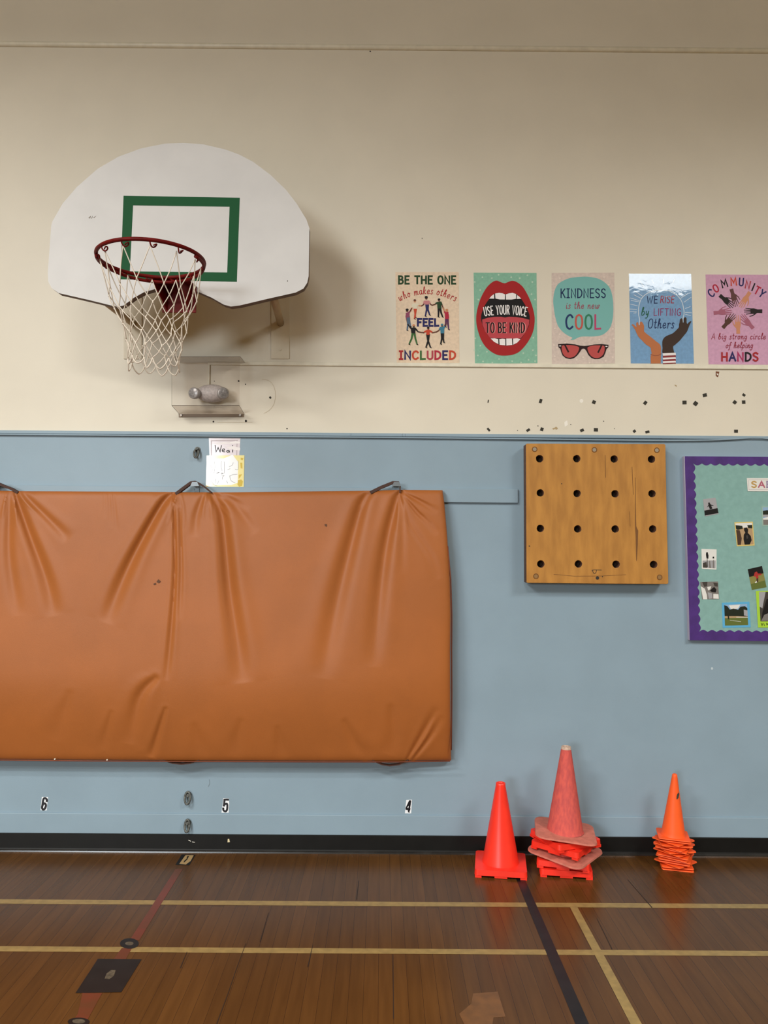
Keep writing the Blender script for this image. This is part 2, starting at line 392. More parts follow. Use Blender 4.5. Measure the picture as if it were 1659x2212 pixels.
# paint chips, nail holes and scuffs on the wall paint
chip = M('bare_dark_chip', (44, 40, 36), 0.8); brownchip = M('brown_chip', (120, 74, 48), 0.8); fill = M('white_filler', (240, 236, 226), 0.7)
smudge = M('tan_smudge', (178, 156, 118), 0.8); pencil = M('pencil_scuff', (196, 182, 156), 0.8); bluesc = M('blue_scuff', (112, 126, 136), 0.8)
ar = Art(wallmap(0.0), base=0.0004)
for x, y, r in [(515.5, 823, 2.6), (530.5, 830, 1.5), (584, 858.5, 3), (461, 911, 2), (531, 909.5, 3), (620, 926, 1.6), (463, 823.5, 1.2), (912, 515, 1.2), (1304, 910, 1.4), (1233, 917, 1.1), (1162, 920, 1.6), (1118, 930, 1.2), (800, 111, 1.8), (1327, 926, 1)]:
    ar.poly([(x + r * random.uniform(.7, 1.2) * math.cos(k), y + r * random.uniform(.7, 1.3) * math.sin(k)) for k in (0, 1, 2, 3, 4, 5)], chip)
ar.poly([(1546, 802), (1554, 803), (1551, 815), (1546, 812)], brownchip); ar.poly([(1548, 806), (1552, 808), (1549, 811)], fill)
ar.ell(1256, 866, 4, 4.2, fill); ar.poly([(1219, 912), (1225, 908), (1227, 918), (1220, 922)], fill)
ar.poly([(1193, 926), (1197, 924), (1199, 926), (1196, 928)], smudge, True); ar.poly([(1198, 924), (1202, 922), (1205, 926), (1201, 928)], smudge, True); ar.poly([(1457, 831), (1461, 832), (1462, 835), (1459, 834)], smudge, True)
ar.stroke([(566, 820), (580, 822), (590, 832), (595, 850), (592, 872), (582, 886), (570, 893)], 0.9, pencil, True)
ar.stroke([(470, 912.5), (545, 912)], 0.8, pencil)
ar.stroke([(452, 1684), (453, 1692), (450, 1699)], 1.1, bluesc, True); ar.stroke([(1319, 1782), (1319.5, 1790)], 1.2, bluesc); ar.ell(1538, 1444, 2.4, 3, M('pale_blue_rub', (186, 200, 208), 0.6))
ar.build('scuff_marks', wall)
ar = Art(wallmap(0.0165), base=0.0005)
ar.poly([(407, 1814), (412, 1816.5), (412.5, 1818), (407.5, 1816)], fill); ar.poly([(415, 1818), (421, 1819), (421, 1820), (415.5, 1819.4)], fill)
ar.poly([(492, 1812.5), (495, 1812), (496.5, 1819), (491.5, 1819.5)], M('cream_chip', (222, 208, 168), 0.7)); ar.build('scuff_marks', base)

# ------------------------------------------------------------------ painted lines on the floor
lyel = M('yellow_line_paint', (156, 130, 78), 0.36, 0.35, var=0.12, vscale=30); lred = M('red_line_paint', (112, 48, 30), 0.34, 0.35, rgb2=(94, 52, 28), vscale=9)
lblk = M('black_line_paint', (28, 26, 26), 0.36, 0.3, var=0.3, vscale=12); lworn = M('worn_spot', (98, 88, 72), 0.5, var=0.3, vscale=60)
lten = M('tan_number', (168, 140, 96), 0.4); lpatch = M('pale_board_patch', (116, 76, 36), 0.32, 0.5, var=0.15, vscale=20)
def line_on_floor(name, pts, mat, label, lift=0.0):
    ar = Art(flmap, base=0.0006 + lift); 
    for q in pts: ar.poly(q, mat)
    o = ar.build(name, floor); o['label'] = label; return o
def fx(x, y): return F(x, y)
def wline(y0l, y0r, y1l, y1r, lift):
    a_, c_ = F(830, (y0l + y0r) / 2), F(830, (y1l + y1r) / 2)
    bm = bmesh.new(); vs = [bm.verts.new(p) for p in ((X0, c_.y, 0.0006 + lift), (X1, c_.y, 0.0006 + lift), (X1, a_.y, 0.0006 + lift), (X0, a_.y, 0.0006 + lift))]
    bm.faces.new(vs); o = link('court_line', bm, lyel, floor); return o
o = wline(1944, 1952, 1954.5, 1960.5, 0); o['label'] = 'yellow court line across the floor nearer the wall'
o = wline(2045.5, 2053, 2057, 2064, 0); o['label'] = 'yellow court line across the floor nearer the camera'
line_on_floor('court_line', [[(1230.5, 1958), (1246.5, 1958), (1386.5, 2212), (1470, 2364), (1440, 2364), (1362, 2212)]], lyel, 'yellow diagonal court line running towards the camera', 0.0002)
line_on_floor('court_line', [[(1114, 1896), (1132.5, 1896), (1272.5, 2212), (1340, 2364), (1305, 2364), (1243, 2212)]], lblk, 'black court line running from under the red cone', 0.0004)
line_on_floor('court_line', [[(379, 1877), (395, 1877), (345.5, 1957), (301, 2031), (280, 2031), (328, 1957)]], lred, 'faded red court line', 0.0004)
line_on_floor('court_line', [[(263, 2048), (285, 2048), (272, 2072), (245, 2072)], [(178, 2145), (221, 2145), (196, 2190), (140, 2290), (100, 2290), (168, 2190)]], lred, 'faded red court line', 0.0004)
o = line_on_floor('black_square', [[(211.5, 2071), (306, 2072), (262, 2143), (163, 2145)]], lblk, 'black painted square on the red line', 0.0006)
ar = Art(flmap, base=0.0014); ar.poly([(230, 2103), (240, 2095), (250, 2095), (246, 2108), (236, 2115), (226, 2114)], lworn); ar.build('worn_spot', floor)
ar = Art(flmap, base=0.0012); ar.ell(279.5, 2038, 20.5, 11.5, lblk); ar.ell(279.5, 2038, 9, 4, lworn); o = ar.build('floor_socket', floor); o['label'] = 'dark round floor socket cover on the red line'
ar = Art(flmap, base=0.0012); ar.ell(170, 2207, 24, 9, lblk); ar.ell(170, 2206, 14, 5, lworn); o = ar.build('floor_socket', floor); o['label'] = 'dark round floor socket cover at the bottom edge'
line_on_floor('pale_patch', [[(1022, 2146), (1075, 2142), (1092, 2196), (1066, 2198), (1062, 2224), (1010, 2226), (992, 2190), (1018, 2168)]], lpatch, 'patch of paler boards')
gapm = M('board_gap_dark', (40, 25, 14), 0.6)
for g_ in ([(531, 2038), (510, 2095), (492, 2148), (468, 2212)], [(676, 2040), (665, 2088)], [(775, 1902), (770.5, 1942)], [(404, 2056), (390, 2090)], [(580, 1972), (562, 2034)], [(849, 2062), (850, 2200)], [(1356, 1900), (1408, 1960)], [(1290, 1985), (1322, 2050)]):
    ar = Art(flmap, base=0.0008); ar.stroke(g_, [1.1, 2.0], gapm); ar.build('board_gap', floor)
# number on the floor
ar = Art(flmap, base=0.0012)
z = Z(380, 1690, 10.37)
ar.poly(z([(130, 1615), (440, 1620), (300, 1855), (-10, 1845)]), lblk)
ar.poly(z([(215, 1630), (400, 1630), (330, 1760), (225, 1840), (75, 1825)]), lten); ar.poly(z([(250, 1655), (295, 1650), (255, 1730), (180, 1800), (175, 1765), (240, 1710)]), lblk)
o = ar.build('floor_number'); tag(o, 'black floor sticker with a tan number 0 at the baseboard', 'number sticker')

# ------------------------------------------------------------------ numbers on the wall
nblk = M('black_number_ink', (14, 13, 22), 0.4); nwht = M('white_sticker', (238, 243, 248), 0.4)
def number(name_lab, zf, backing, strokes, polys, w):
    ar = Art(wallmap(0.0), base=0.0005); ar.poly(zf(backing), nwht)
    for s in strokes: ar.stroke(zf(s), w, nblk, True)
    for p in polys: ar.poly(zf(p), nblk if p is not polys[-1] or len(polys) == 1 else nwht)
    o = ar.build('number_sticker'); tag(o, name_lab, 'number sticker'); return o
z6 = Z(60, 1700, 20.74)
number('white sticker with a black 6 on the blue wall near the left edge', z6, [(630, 440), (915, 445), (870, 800), (850, 1050), (570, 1040)],
       [[(850, 640), (848, 560), (770, 500), (700, 560), (660, 800), (640, 930), (690, 1010), (770, 960), (812, 830), (780, 745), (720, 740), (680, 790)]], [], 4.7)
z5 = Z(380, 1690, 10.37)
number('white sticker with a black 5 on the blue wall, right of the iron rings', z5, [(1060, 355), (1185, 360), (1195, 480), (1180, 680), (1020, 680), (1045, 500)],
       [[(1172, 388), (1130, 386), (1085, 390)], [(1088, 385), (1084, 440), (1074, 525)], [(1074, 520), (1100, 490), (1140, 480), (1152, 520), (1145, 610), (1110, 652), (1066, 625), (1060, 580)]], [], 4.4)
z4 = Z(850, 1700, 20.74)
number('white sticker with a black 4, under the right end of the mat', z4, [(570, 580), (830, 570), (790, 1180), (510, 1180)], [],
       [[(705, 590), (800, 600), (750, 940), (765, 960), (750, 1050), (725, 1060), (720, 1165), (650, 1130), (640, 1035), (540, 1020), (540, 930)], [(665, 845), (680, 860), (665, 945), (625, 930)]], 3)

# ------------------------------------------------------------------ orange crash mat hanging on the wall
import numpy as np
matv = M('orange_vinyl', (166, 97, 45), 0.48, 0.36, var=0.04, vscale=4, bump=0.22, bscale=330)
strapm = M('brown_strap', (66, 38, 28), 0.7); steel = M('grey_bracket_steel', (118, 124, 128), 0.4, 0.5, 0.6); stitch = M('white_thread', (225, 220, 205), 0.8)
mat_root = empty('crash_mat', W(350, 1640, 0.1)); tag(mat_root, 'orange vinyl crash mat strapped flat against the blue wall', 'mat')
NU, NV = 520, 250
us = np.linspace(0, 1, NU); vs_ = np.linspace(0, 1, NV)
def right_edge(v): return np.interp(v, [0, .05, .17, .33, .46, .6, .76, 1], [956, 960, 966, 972, 974, 972.5, 973, 974.5])
U, V = np.meshgrid(us, vs_)
XL = -300.0
PX = XL + (right_edge(V) - XL) * U
top = np.interp(PX, [-300, 0, 40, 300, 385, 480, 800, 865, 960], [1058, 1060, 1061, 1062, 1063, 1063.5, 1060, 1058, 1059])
bot = np.interp(PX, [-300, 0, 400, 860, 975], [1639, 1641, 1644, 1645, 1643])
PY = top + (bot - top) * V
_v = np.linspace(0, 1, 401); _p = np.interp(_v, [0, .08, .25, .5, .72, .84, .94, 1], [.105, .122, .145, .172, .188, .168, .130, .106])
_k = np.exp(-(np.arange(-60, 61) / 26.0) ** 2); _k /= _k.sum(); _p = np.convolve(np.pad(_p, 60, mode='reflect', reflect_type='odd'), _k, 'valid')
off = np.interp(V, _v, _p)
off = off - 0.014 * np.exp(-(V * 582) / 5.0) - 0.014 * np.exp(-((1 - V) * 582) / 5.0) - 0.02 * np.exp(-((1 - U) * 1270) / 6.0)
off = off - 0.03 * np.clip((PX - 760) / 215, 0, 1) ** 2 * (0.5 + 0.5 * V)
folds = [  # (points, half width px, depth m)
 ([(33, 1066), (63, 1150), (99, 1249), (118, 1330)], 11, .013), ([(50, 1066), (120, 1135), (150, 1165)], 9, .006), ([(22, 1066), (20, 1200), (40, 1330)], 10, .006),
 ([(375, 1066), (350, 1090), (295, 1189), (259, 1267), (229, 1345)], 11, .016), ([(374, 1066), (378, 1231), (368, 1382), (359, 1470)], 5, .007), ([(388, 1100), (391, 1231), (386, 1340)], 4, .004),
 ([(455, 1066), (480, 1114), (496, 1271), (514, 1396), (524, 1475)], 14, .017), ([(462, 1066), (505, 1090), (552, 1152)], 8, .006), ([(440, 1066), (425, 1110), (420, 1160)], 7, .005), ([(480, 1066), (540, 1100)], 6, .003),
 ([(800, 1064), (781, 1092), (753, 1195), (724, 1318), (696, 1465)], 15, .016), ([(864, 1062), (856, 1083), (834, 1177), (818, 1302), (806, 1440)], 12, .015),
 ([(866, 1060), (905, 1082), (945, 1108)], 5, .005), ([(866, 1062), (900, 1105), (918, 1122), (945, 1155)], 5, .005), ([(867, 1066), (885, 1130), (930, 1200), (950, 1250)], 8, .004), ([(860, 1066), (868, 1100), (868, 1240)], 6, .004),
 ([(880, 1640), (912, 1585), (945, 1528)], 6, .006), ([(893, 1640), (930, 1590), (955, 1545)], 6, .005), ([(745, 1560), (770, 1610), (800, 1640)], 12, .004), ([(845, 1530), (850, 1590), (840, 1630)], 14, .004),
 ([(335, 1466), (301, 1508), (280, 1607)], 13, .009), ([(357, 1532), (334, 1610), (326, 1636)], 8, .006), ([(240, 1540), (222, 1620)], 9, .003), ([(150, 1500), (120, 1600)], 16, .003), ([(520, 1560), (505, 1635)], 14, .003), ([(600, 1575), (610, 1640)], 12, .003), ([(420, 1570), (440, 1640)], 14, .003),
 ([(383, 1066), (372, 1100), (362, 1135)], 2.4, -.0024), ([(378, 1066), (374, 1110), (372, 1160)], 2.4, -.0022), ([(391, 1067), (397, 1100), (398, 1140)], 3, -.002), ([(453, 1066), (456, 1090), (458, 1125)], 2.4, -.0022), ([(458, 1066), (474, 1092), (498, 1122)], 2.4, -.0020), ([(446, 1067), (440, 1095), (438, 1120)], 2.6, -.0018),
 ([(14, 1066), (8, 1095), (4, 1120)], 2.4, -.0022), ([(30, 1066), (34, 1100), (36, 1140)], 2.4, -.002), ([(40, 1068), (60, 1090), (84, 1112)], 2.6, -.0018), ([(868, 1062), (905, 1075), (940, 1092)], 2.4, -.002), ([(868, 1063), (896, 1092), (930, 1128)], 2.4, -.002), ([(867, 1065), (874, 1100), (880, 1150)], 2.4, -.002), ([(862, 1066), (860, 1105), (858, 1150)], 2.6, -.002), ([(796, 1066), (786, 1085), (778, 1100)], 2.6, -.002), ([(884, 1640), (914, 1600), (940, 1550)], 3, -.0022),
 ([(235, 1066), (240, 1140)], 5, .0015), ([(245, 1066), (252, 1150)], 4, .0015), ([(225, 1066), (228, 1120)], 4, .001),
]
for pts, hw, dep in folds:
    pts = [(-9999, 0)] * 0 + smoothpts(pts, False, 5); n = len(pts)
    best = np.full(PX.shape, 1e9); sd = np.zeros(PX.shape); tt = np.zeros(PX.shape)
    for i in range(n - 1):
        ax, ay = pts[i]; bx, by = pts[i + 1]; dx, dy = bx - ax, by - ay; L2 = dx * dx + dy * dy + 1e-9
        t = np.clip(((PX - ax) * dx + (PY - ay) * dy) / L2, 0, 1)
        qx, qy = PX - (ax + t * dx), PY - (ay + t * dy); d = np.hypot(qx, qy)
        m_ = d < best; best = np.where(m_, d, best); sd = np.where(m_, np.sign(dx * qy - dy * qx) * d, sd); tt = np.where(m_, (i + t) / (n - 1), tt)
    grow = hw * (0.5 + 0.95 * tt); amp = 1.6 * dep * np.sin(np.pi * np.clip(tt * 0.86 + 0.14, 0, 1)) ** 0.8
    off = off - amp * np.exp(-(best / grow) ** 2) + 0.22 * amp * np.exp(-((np.abs(sd) - 1.9 * grow) / (grow * 1.3)) ** 2)
rng = np.random.RandomState(3)
for _ in range(26):
    cx, cy, s = rng.uniform(-200, 960), rng.uniform(1080, 1620), rng.uniform(30, 80)
    off = off + rng.uniform(-.0022, .0022) * np.exp(-(((PX - cx) / s) ** 2 + ((PY - cy) / s / 1.3) ** 2))
bm = bmesh.new()
G = [[bm.verts.new(W(PX[j, i], PY[j, i], off[j, i])) for i in range(NU)] for j in range(NV)]
for j in range(NV - 1):
    for i in range(NU - 1):
        f = bm.faces.new((G[j][i], G[j + 1][i], G[j + 1][i + 1], G[j][i + 1])); f.smooth = True
loop = G[0][:] + [G[j][-1] for j in range(1, NV)] + G[-1][-2::-1] + [G[j][0] for j in range(NV - 2, 0, -1)]
back = [bm.verts.new((v.co.x, -0.022, v.co.z)) for v in loop]
for i in range(len(loop)):
    j = (i + 1) % len(loop); bm.faces.new((loop[i], loop[j], back[j], back[i]))
bm.faces.new(back)
bmesh.ops.recalc_face_normals(bm, faces=bm.faces)
cover = link('mat_cover', bm, matv, mat_root)
for p in cover.data.polygons: p.use_smooth = len(p.vertices) == 4
cover.data.set_sharp_from_angle(angle=R(50))
bm = bmesh.new()
def pxtube(bm, pts, off, r, sides=6):
    tube(bm, [W(x, y, off) for x, y in pts], r, sides)
pxtube(bm, [(-280, 1640), (0, 1642), (200, 1644), (400, 1645), (700, 1646), (860, 1646), (972, 1644)], 0.105, 0.0032)
link('seam_piping', bm, M('red_piping', (116, 56, 28), 0.6), mat_root)
bm = bmesh.new(); pxtube(bm, [(967, 1180), (973.5, 1250), (976, 1330), (975.5, 1400), (976, 1500), (975, 1620)], 0.105, 0.0035); link('seam_piping', bm, M('red_piping', (116, 56, 28), 0.6), mat_root)
mscuff = M('mat_scuff', (92, 58, 36), 0.7)
for poly in ([(331, 1261), (336, 1259), (337, 1262), (333, 1264)], [(338, 1257), (342, 1251), (347, 1256), (343, 1260)], [(701, 1132), (706, 1132), (706, 1138), (702, 1136)]):
    qx, qy = poly[0]; i_ = int(np.argmin(np.abs(PX[NV // 3] - qx))); j_ = int(np.argmin(np.abs(PY[:, i_] - qy))); oo = float(off[j_, i_])
    bm = bmesh.new(); bm.faces.new([bm.verts.new(W(x, y, oo + .004)) for x, y in poly]); link('scuff_mark', bm, mscuff, mat_root)
def band(name, pts, w, off_f, off_b, mat, parent):
    L, Q = [], []
    n = len(pts); w = w if isinstance(w, list) else [w] * n
    for i in range(n):
        a_, c_ = pts[max(i - 1, 0)], pts[min(i + 1, n - 1)]; l = math.hypot(c_[0] - a_[0], c_[1] - a_[1])
        nx, ny = -(c_[1] - a_[1]) / l, (c_[0] - a_[0]) / l
        L.append((pts[i][0] + nx * w[i] / 2, pts[i][1] + ny * w[i] / 2)); Q.append((pts[i][0] - nx * w[i] / 2, pts[i][1] - ny * w[i] / 2))
    bm = bmesh.new()
    for i in range(n - 1): pxprism(bm, [L[i], L[i + 1], Q[i + 1], Q[i]], off_f, off_b)
    bmesh.ops.remove_doubles(bm, verts=bm.verts, dist=1e-5)
    return link(name, bm, mat, parent)
band('strap', [(379, 1067), (396, 1054), (412, 1042.5), (421, 1040.5), (429, 1044), (443, 1053), (456, 1064)], [6, 6, 6, 4.5, 3.6, 3, 2.6], 0.105, 0.075, strapm, mat_root)
band('strap', [(800, 1064), (822, 1053), (849, 1042), (861, 1041.5), (864.5, 1050), (864, 1064)], [6.5, 6.5, 6, 4, 2.6, 2.4], 0.105, 0.075, strapm, mat_root)
band('strap', [(-30, 1062), (-22, 1044), (-6, 1044), (8, 1050), (24, 1056), (38, 1064)], 5.0, 0.105, 0.075, strapm, mat_root)
band('strap', [(352, 1642), (372, 1649), (392, 1651), (412, 1649), (430, 1642)], 2.2, 0.10, 0.07, strapm, mat_root)
band('strap', [(805, 1643), (825, 1652), (842, 1654.5), (862, 1652), (882, 1642)], 2.2, 0.10, 0.07, strapm, mat_root)
def hanger(px, label):
    root = empty('mat_hook', W(px, 1075, 0.02)); tag(root, label, 'hook', 'steel hooks holding the crash mat')
    bm = bmesh.new(); pxprism(bm, [(px - 9, 1050), (px + 10, 1050), (px + 10, 1080), (px - 9, 1080)], 0.028, 0.020); disc_y(bm, W(px - 1, 1057, .031), .004, .004, 10); link('hook_plate', bm, bluetrim, root)
    bm = bmesh.new(); pxprism(bm, [(px - 9, 1050), (px - 5, 1041), (px + 6, 1041), (px + 10, 1050)], 0.112, 0.107); pxprism(bm, [(px - 6, 1043), (px + 6, 1043), (px + 6, 1049), (px - 6, 1049)], 0.107, 0.026); link('hook_arm', bm, steel, root)
hanger(420, 'steel mat hook under the papers, above the middle strap'); hanger(856, 'steel mat hook near the right corner of the orange mat'); hanger(-12, 'steel mat hook at the left edge of the picture')
for x, y in [(118, 1640), (231, 1641.5)]:
    bm = bmesh.new(); disc_y(bm, W(x, y, .13), .004, .006, 8); link('thread_tuft', bm, stitch, mat_root)

# ------------------------------------------------------------------ peg board
pw = M('golden_plywood', (188, 134, 64), 0.55, 0.3, var=0.0, vscale=1.0, bump=0.2, bscale=160, rgb2=(168, 117, 55), stretch=(22, 1, 5))
pwe = M('plywood_edge', (112, 76, 58), 0.7, var=0.3, vscale=60); dark = M('peg_hole_shade', (70, 58, 44), 0.9); washer = M('bolt_washer', (176, 164, 146), 0.35, 0.5, 0.6); woodmark = M('wood_crack', (116, 76, 36), 0.8)
zp = Z(1100, 940, 4.366)
peg = empty('climbing_peg_board', W(1290, 1260, 0.05)); tag(peg, 'square golden plywood climbing peg board with sixteen round holes', 'peg board')
OFP, OBP = 0.100, 0.014
cu = bpy.data.curves.new('tmp', 'CURVE'); cu.dimensions = '2D'; cu.fill_mode = 'BOTH'; cu.resolution_u = 12
def cpoly(pts):
    s = cu.splines.new('POLY'); s.points.add(len(pts) - 1)
    for q, p in zip(s.points, pts): q.co = (p[0], p[1], 0, 1)
    s.use_cyclic_u = True
outer = zp([(160, 88), (168, 82), (1462, 86), (1471, 93), (1482, 700), (1499, 1392), (1492, 1401), (820, 1398), (172, 1391), (165, 1384), (163, 700)])
cpoly([(W(x, y, OFP).x, W(x, y, OFP).z) for x, y in outer])
holes = zp([(287, 222), (637, 222), (990, 225), (1342, 227), (293, 545), (640, 550), (998, 553), (1347, 552), (294, 880), (646, 885), (1000, 885), (1353, 885), (298, 1215), (653, 1215), (1008, 1218), (1362, 1220)])
HR = 0.0222
for x, y in holes:
    c = W(x, y, OFP); cpoly([(c.x + HR * random.uniform(.95, 1.04) * math.cos(2 * math.pi * k / 22), c.z + HR * random.uniform(.95, 1.04) * math.sin(2 * math.pi * k / 22)) for k in range(22)])
cu.extrude = 0.036; cu.bevel_depth = 0.0015; cu.bevel_resolution = 1
co = bpy.data.objects.new('tmp', cu); C.objects.link(co)
bpy.context.view_layer.update()
me = bpy.data.meshes.new_from_object(co.evaluated_get(bpy.context.evaluated_depsgraph_get()))
bm = bmesh.new(); bm.from_mesh(me); bpy.data.objects.remove(co); bpy.data.meshes.remove(me); bpy.data.curves.remove(cu)
for v in bm.verts: v.co = Vector((v.co.x, -(OFP - 0.0375) + -v.co.z, v.co.y))
bmesh.ops.recalc_face_normals(bm, faces=bm.faces)
for f in bm.faces: f.material_index = 0 if abs(f.normal.y) > 0.7 else 1
link('board', bm, [pw, pwe], peg)
bm = bmesh.new(); box(bm, W(1140, 1100, .05).x + .012, W(1438, 1100, .05).x + .006, -0.026, -OBP, W(1290, 1255, .03).z + 0.012, W(1290, 970, .03).z); link('backing', bm, dark, peg)  # added dark plate, stands in for the shade inside the peg holes
for x, y in zp([(240, 133), (803, 138), (1392, 142), (252, 1330), (1418, 1340)]):
    bm = bmesh.new(); c = W(x, y, OFP); c.y = -OFP - 0.0008
    tube(bm, [c + Vector((0.0135 * math.cos(2 * math.pi * k / 20), 0, 0.0135 * math.sin(2 * math.pi * k / 20))) for k in range(20)], 0.002, 6, True, 1)
    disc_y(bm, c, .0105, .004, 18, 0); link('bolt', bm, [washer if y < 1100 else M('dull_bolt', (150, 116, 74), .5, .5, .3), woodmark], peg)
ar = Art(lambda x, y, o: W(x, y, OFP + o), base=0.001)
x, y = zp([(832, 1347)])[0]; ar.ell(x, y, 3.7, 3.7, chip); ar.build('screw_hole', peg); ar = Art(lambda x, y, o: W(x, y, OFP + o), base=0.001)
ar.stroke(zp([(780, 1275), (800, 1270), (870, 1272)]), 1.1, chip); ar.stroke(zp([(785, 1278), (800, 1305), (818, 1295), (822, 1275)]), 1.1, chip, True)
ar.build('wood_marks', peg); ar = Art(lambda x, y, o: W(x, y, OFP + o), base=0.001)
ar.poly(zp([(1187, 400), (1191, 400), (1194, 700), (1198, 860), (1216, 900), (1212, 1040), (1203, 1190), (1198, 1180), (1193, 960), (1188, 880)]), woodmark)
ar.stroke(zp([(1158, 300), (1164, 420), (1170, 560)]), 1.0, woodmark); ar.stroke(zp([(905, 190), (908, 330), (910, 400)]), 0.9, woodmark); ar.stroke(zp([(1135, 720), (1140, 860)]), 0.7, woodmark)
ar.build('wood_crack', peg); ar = Art(lambda x, y, o: W(x, y, OFP + o), base=0.001); ar.stroke(zp([(420, 1312), (620, 1330), (860, 1328), (1100, 1316)]), 0.8, woodmark); ar.build('wood_scratch', peg)
for q, r1, r2 in (((190, 1046), 1.5, 1.2), ((494, 458), 1.2, 1), ((880, 1335), 1.2, 1.2)):
    ar = Art(lambda x, y, o: W(x, y, OFP + o), base=0.001); ar.ell(*zp([q])[0], r1, r2, chip); ar.build('dark_knot', peg)

# ------------------------------------------------------------------ basketball hoop
OB = 0.63
bwhite = M('backboard_white', (203, 202, 201), 0.45, 0.35, var=0.03, vscale=5); bedge = M('backboard_edge', (112, 90, 74), 0.7, var=0.2, vscale=20); bgreen = M('backboard_green', (22, 80, 46), 0.6, 0.15)
rred = M('rim_red', (108, 15, 14), 0.5, 0.14, var=0.2, vscale=30); cord = M('net_cord', (216, 206, 192), 0.85); armm = M('arm_paint', (176, 152, 116), 0.6, var=0.1)
zh = Z(80, 290, 2.676)
hoop = empty('basketball_hoop', W(388, 660, OB)); tag(hoop, 'white fan shaped basketball backboard with green square, red rim and white net', 'basketball hoop')
outl = zh([(62, 800), (64, 850), (85, 890), (125, 918), (300, 958), (430, 990), (470, 996), (500, 990), (560, 945), (620, 912), (690, 893), (790, 886), (880, 895), (935, 912), (1010, 945), (1080, 985), (1120, 996), (1170, 990), (1330, 952), (1495, 915), (1540, 892), (1562, 858), (1570, 820), (1575, 545), (1557, 492), (1500, 400), (1440, 322), (1350, 235), (1250, 160), (1170, 118), (1090, 88), (960, 58), (850, 50), (740, 54), (600, 82), (470, 130), (350, 200), (230, 305), (150, 398), (88, 505), (82, 530)])
bm = bmesh.new(); pxprism(bm, outl, OB, OB - 0.042, 0, 1)
bmesh.ops.triangulate(bm, faces=[f for f in bm.faces if len(f.verts) > 4])
board = link('backboard', bm, [bwhite, bedge], hoop)
ar = Art(lambda x, y, o: W(x, y, OB + o), base=0.0008)
TL, TR_, BR, BL = zh([(500, 355), (1172, 367), (1155, 853), (482, 838)]); tl, tr, br_, bl = zh([(555, 411), (1113, 419), (1099, 799), (536, 792)])
for q in ([TL, TR_, tr, tl], [TR_, BR, br_, tr], [BR, BL, bl, br_], [BL, TL, tl, bl]): ar.poly(q, bgreen)
sq = ar.build('target_square', board); sq['label'] = 'green painted shooting square'
ar = Art(lambda x, y, o: W(x, y, OB + o), base=0.0008); gs = M('grey_scuff', (140, 134, 124), .8)
for q in ([(296, 484), (312, 470), (306, 486)], [(312, 486), (322, 470), (318, 486)], [(324, 482), (343, 470), (330, 484)]):
    ar = Art(lambda x, y, o: W(x, y, OB + o), base=0.0008); ar.poly(zh(q), gs); ar.build('scuff_mark', board)
ar = Art(lambda x, y, o: W(x, y, OB + o), base=0.0008); ar.ell(*zh([(1448, 848)])[0], .9, 1.4, chip); ar.build('scuff_mark', board)
RC = W(326.5, 562, OB + 0.15 + 0.2286); RC = Vector((RC.x, -(OB + 0.15 + 0.2286), 3.022)); RR = 0.2286 + 0.008
rim_root = empty('rim', RC); rim_root.parent = hoop; rim_root.location = RC - hoop.location
bm = bmesh.new(); tube(bm, [RC + Vector((RR * math.cos(2 * math.pi * k / 64), RR * math.sin(2 * math.pi * k / 64), 0)) for k in range(64)], 0.0088, 12, True)
rim = link('ring', bm, rred, rim_root)
bm = bmesh.new()   # lower brace that hugs the back half of the ring
arc = [RC + Vector(((RR - 0.002) * math.cos(a_), (RR - 0.002) * math.sin(a_), -0.024 + 0.012 * abs(math.cos(a_)) ** 3)) for a_ in [R(-20 + 220 * k / 44) for k in range(45)]]
tube(bm, arc, 0.008, 8); link('ring_brace', bm, rred, rim_root)
bm = bmesh.new()   # bracket: wall plate, top plate and two gussets
bx = RC.x + 0.0; yb = -OB; zt = RC.z + 0.004
bx = (W(352, 650, OB).x + W(424, 650, OB).x) / 2
box(bm, bx - 0.085, bx + 0.085, yb - 0.007, yb - 0.0005, zt - 0.135, zt, 0, 0.002)
yr = RC.y + RR
def plate(pts, t):
    a_ = [bm.verts.new(Vector(p)) for p in pts]; b2 = [bm.verts.new(Vector(p) + Vector(t)) for p in pts]; n = len(pts)
    bm.faces.new(a_); bm.faces.new(b2[::-1])
    for i in range(n): bm.faces.new((a_[i], b2[i], b2[(i + 1) % n], a_[(i + 1) % n]))
plate([(bx - 0.085, yb, zt), (bx + 0.085, yb, zt), (RC.x + 0.10, yr - 0.03, zt), (RC.x + 0.05, yr - 0.01, zt), (RC.x - 0.05, yr - 0.01, zt), (RC.x - 0.10, yr - 0.03, zt)], (0, 0, -0.006))
for s in (-1, 1):
    plate([(bx + s * 0.055, yb, zt - 0.006), (RC.x + s * 0.055, yr, zt - 0.006), (RC.x + s * 0.055, yr, zt - 0.03), (bx + s * 0.055, yb, zt - 0.13)], (s * 0.005, 0, 0))
bmesh.ops.recalc_face_normals(bm, faces=bm.faces); link('bracket', bm, rred, rim_root)
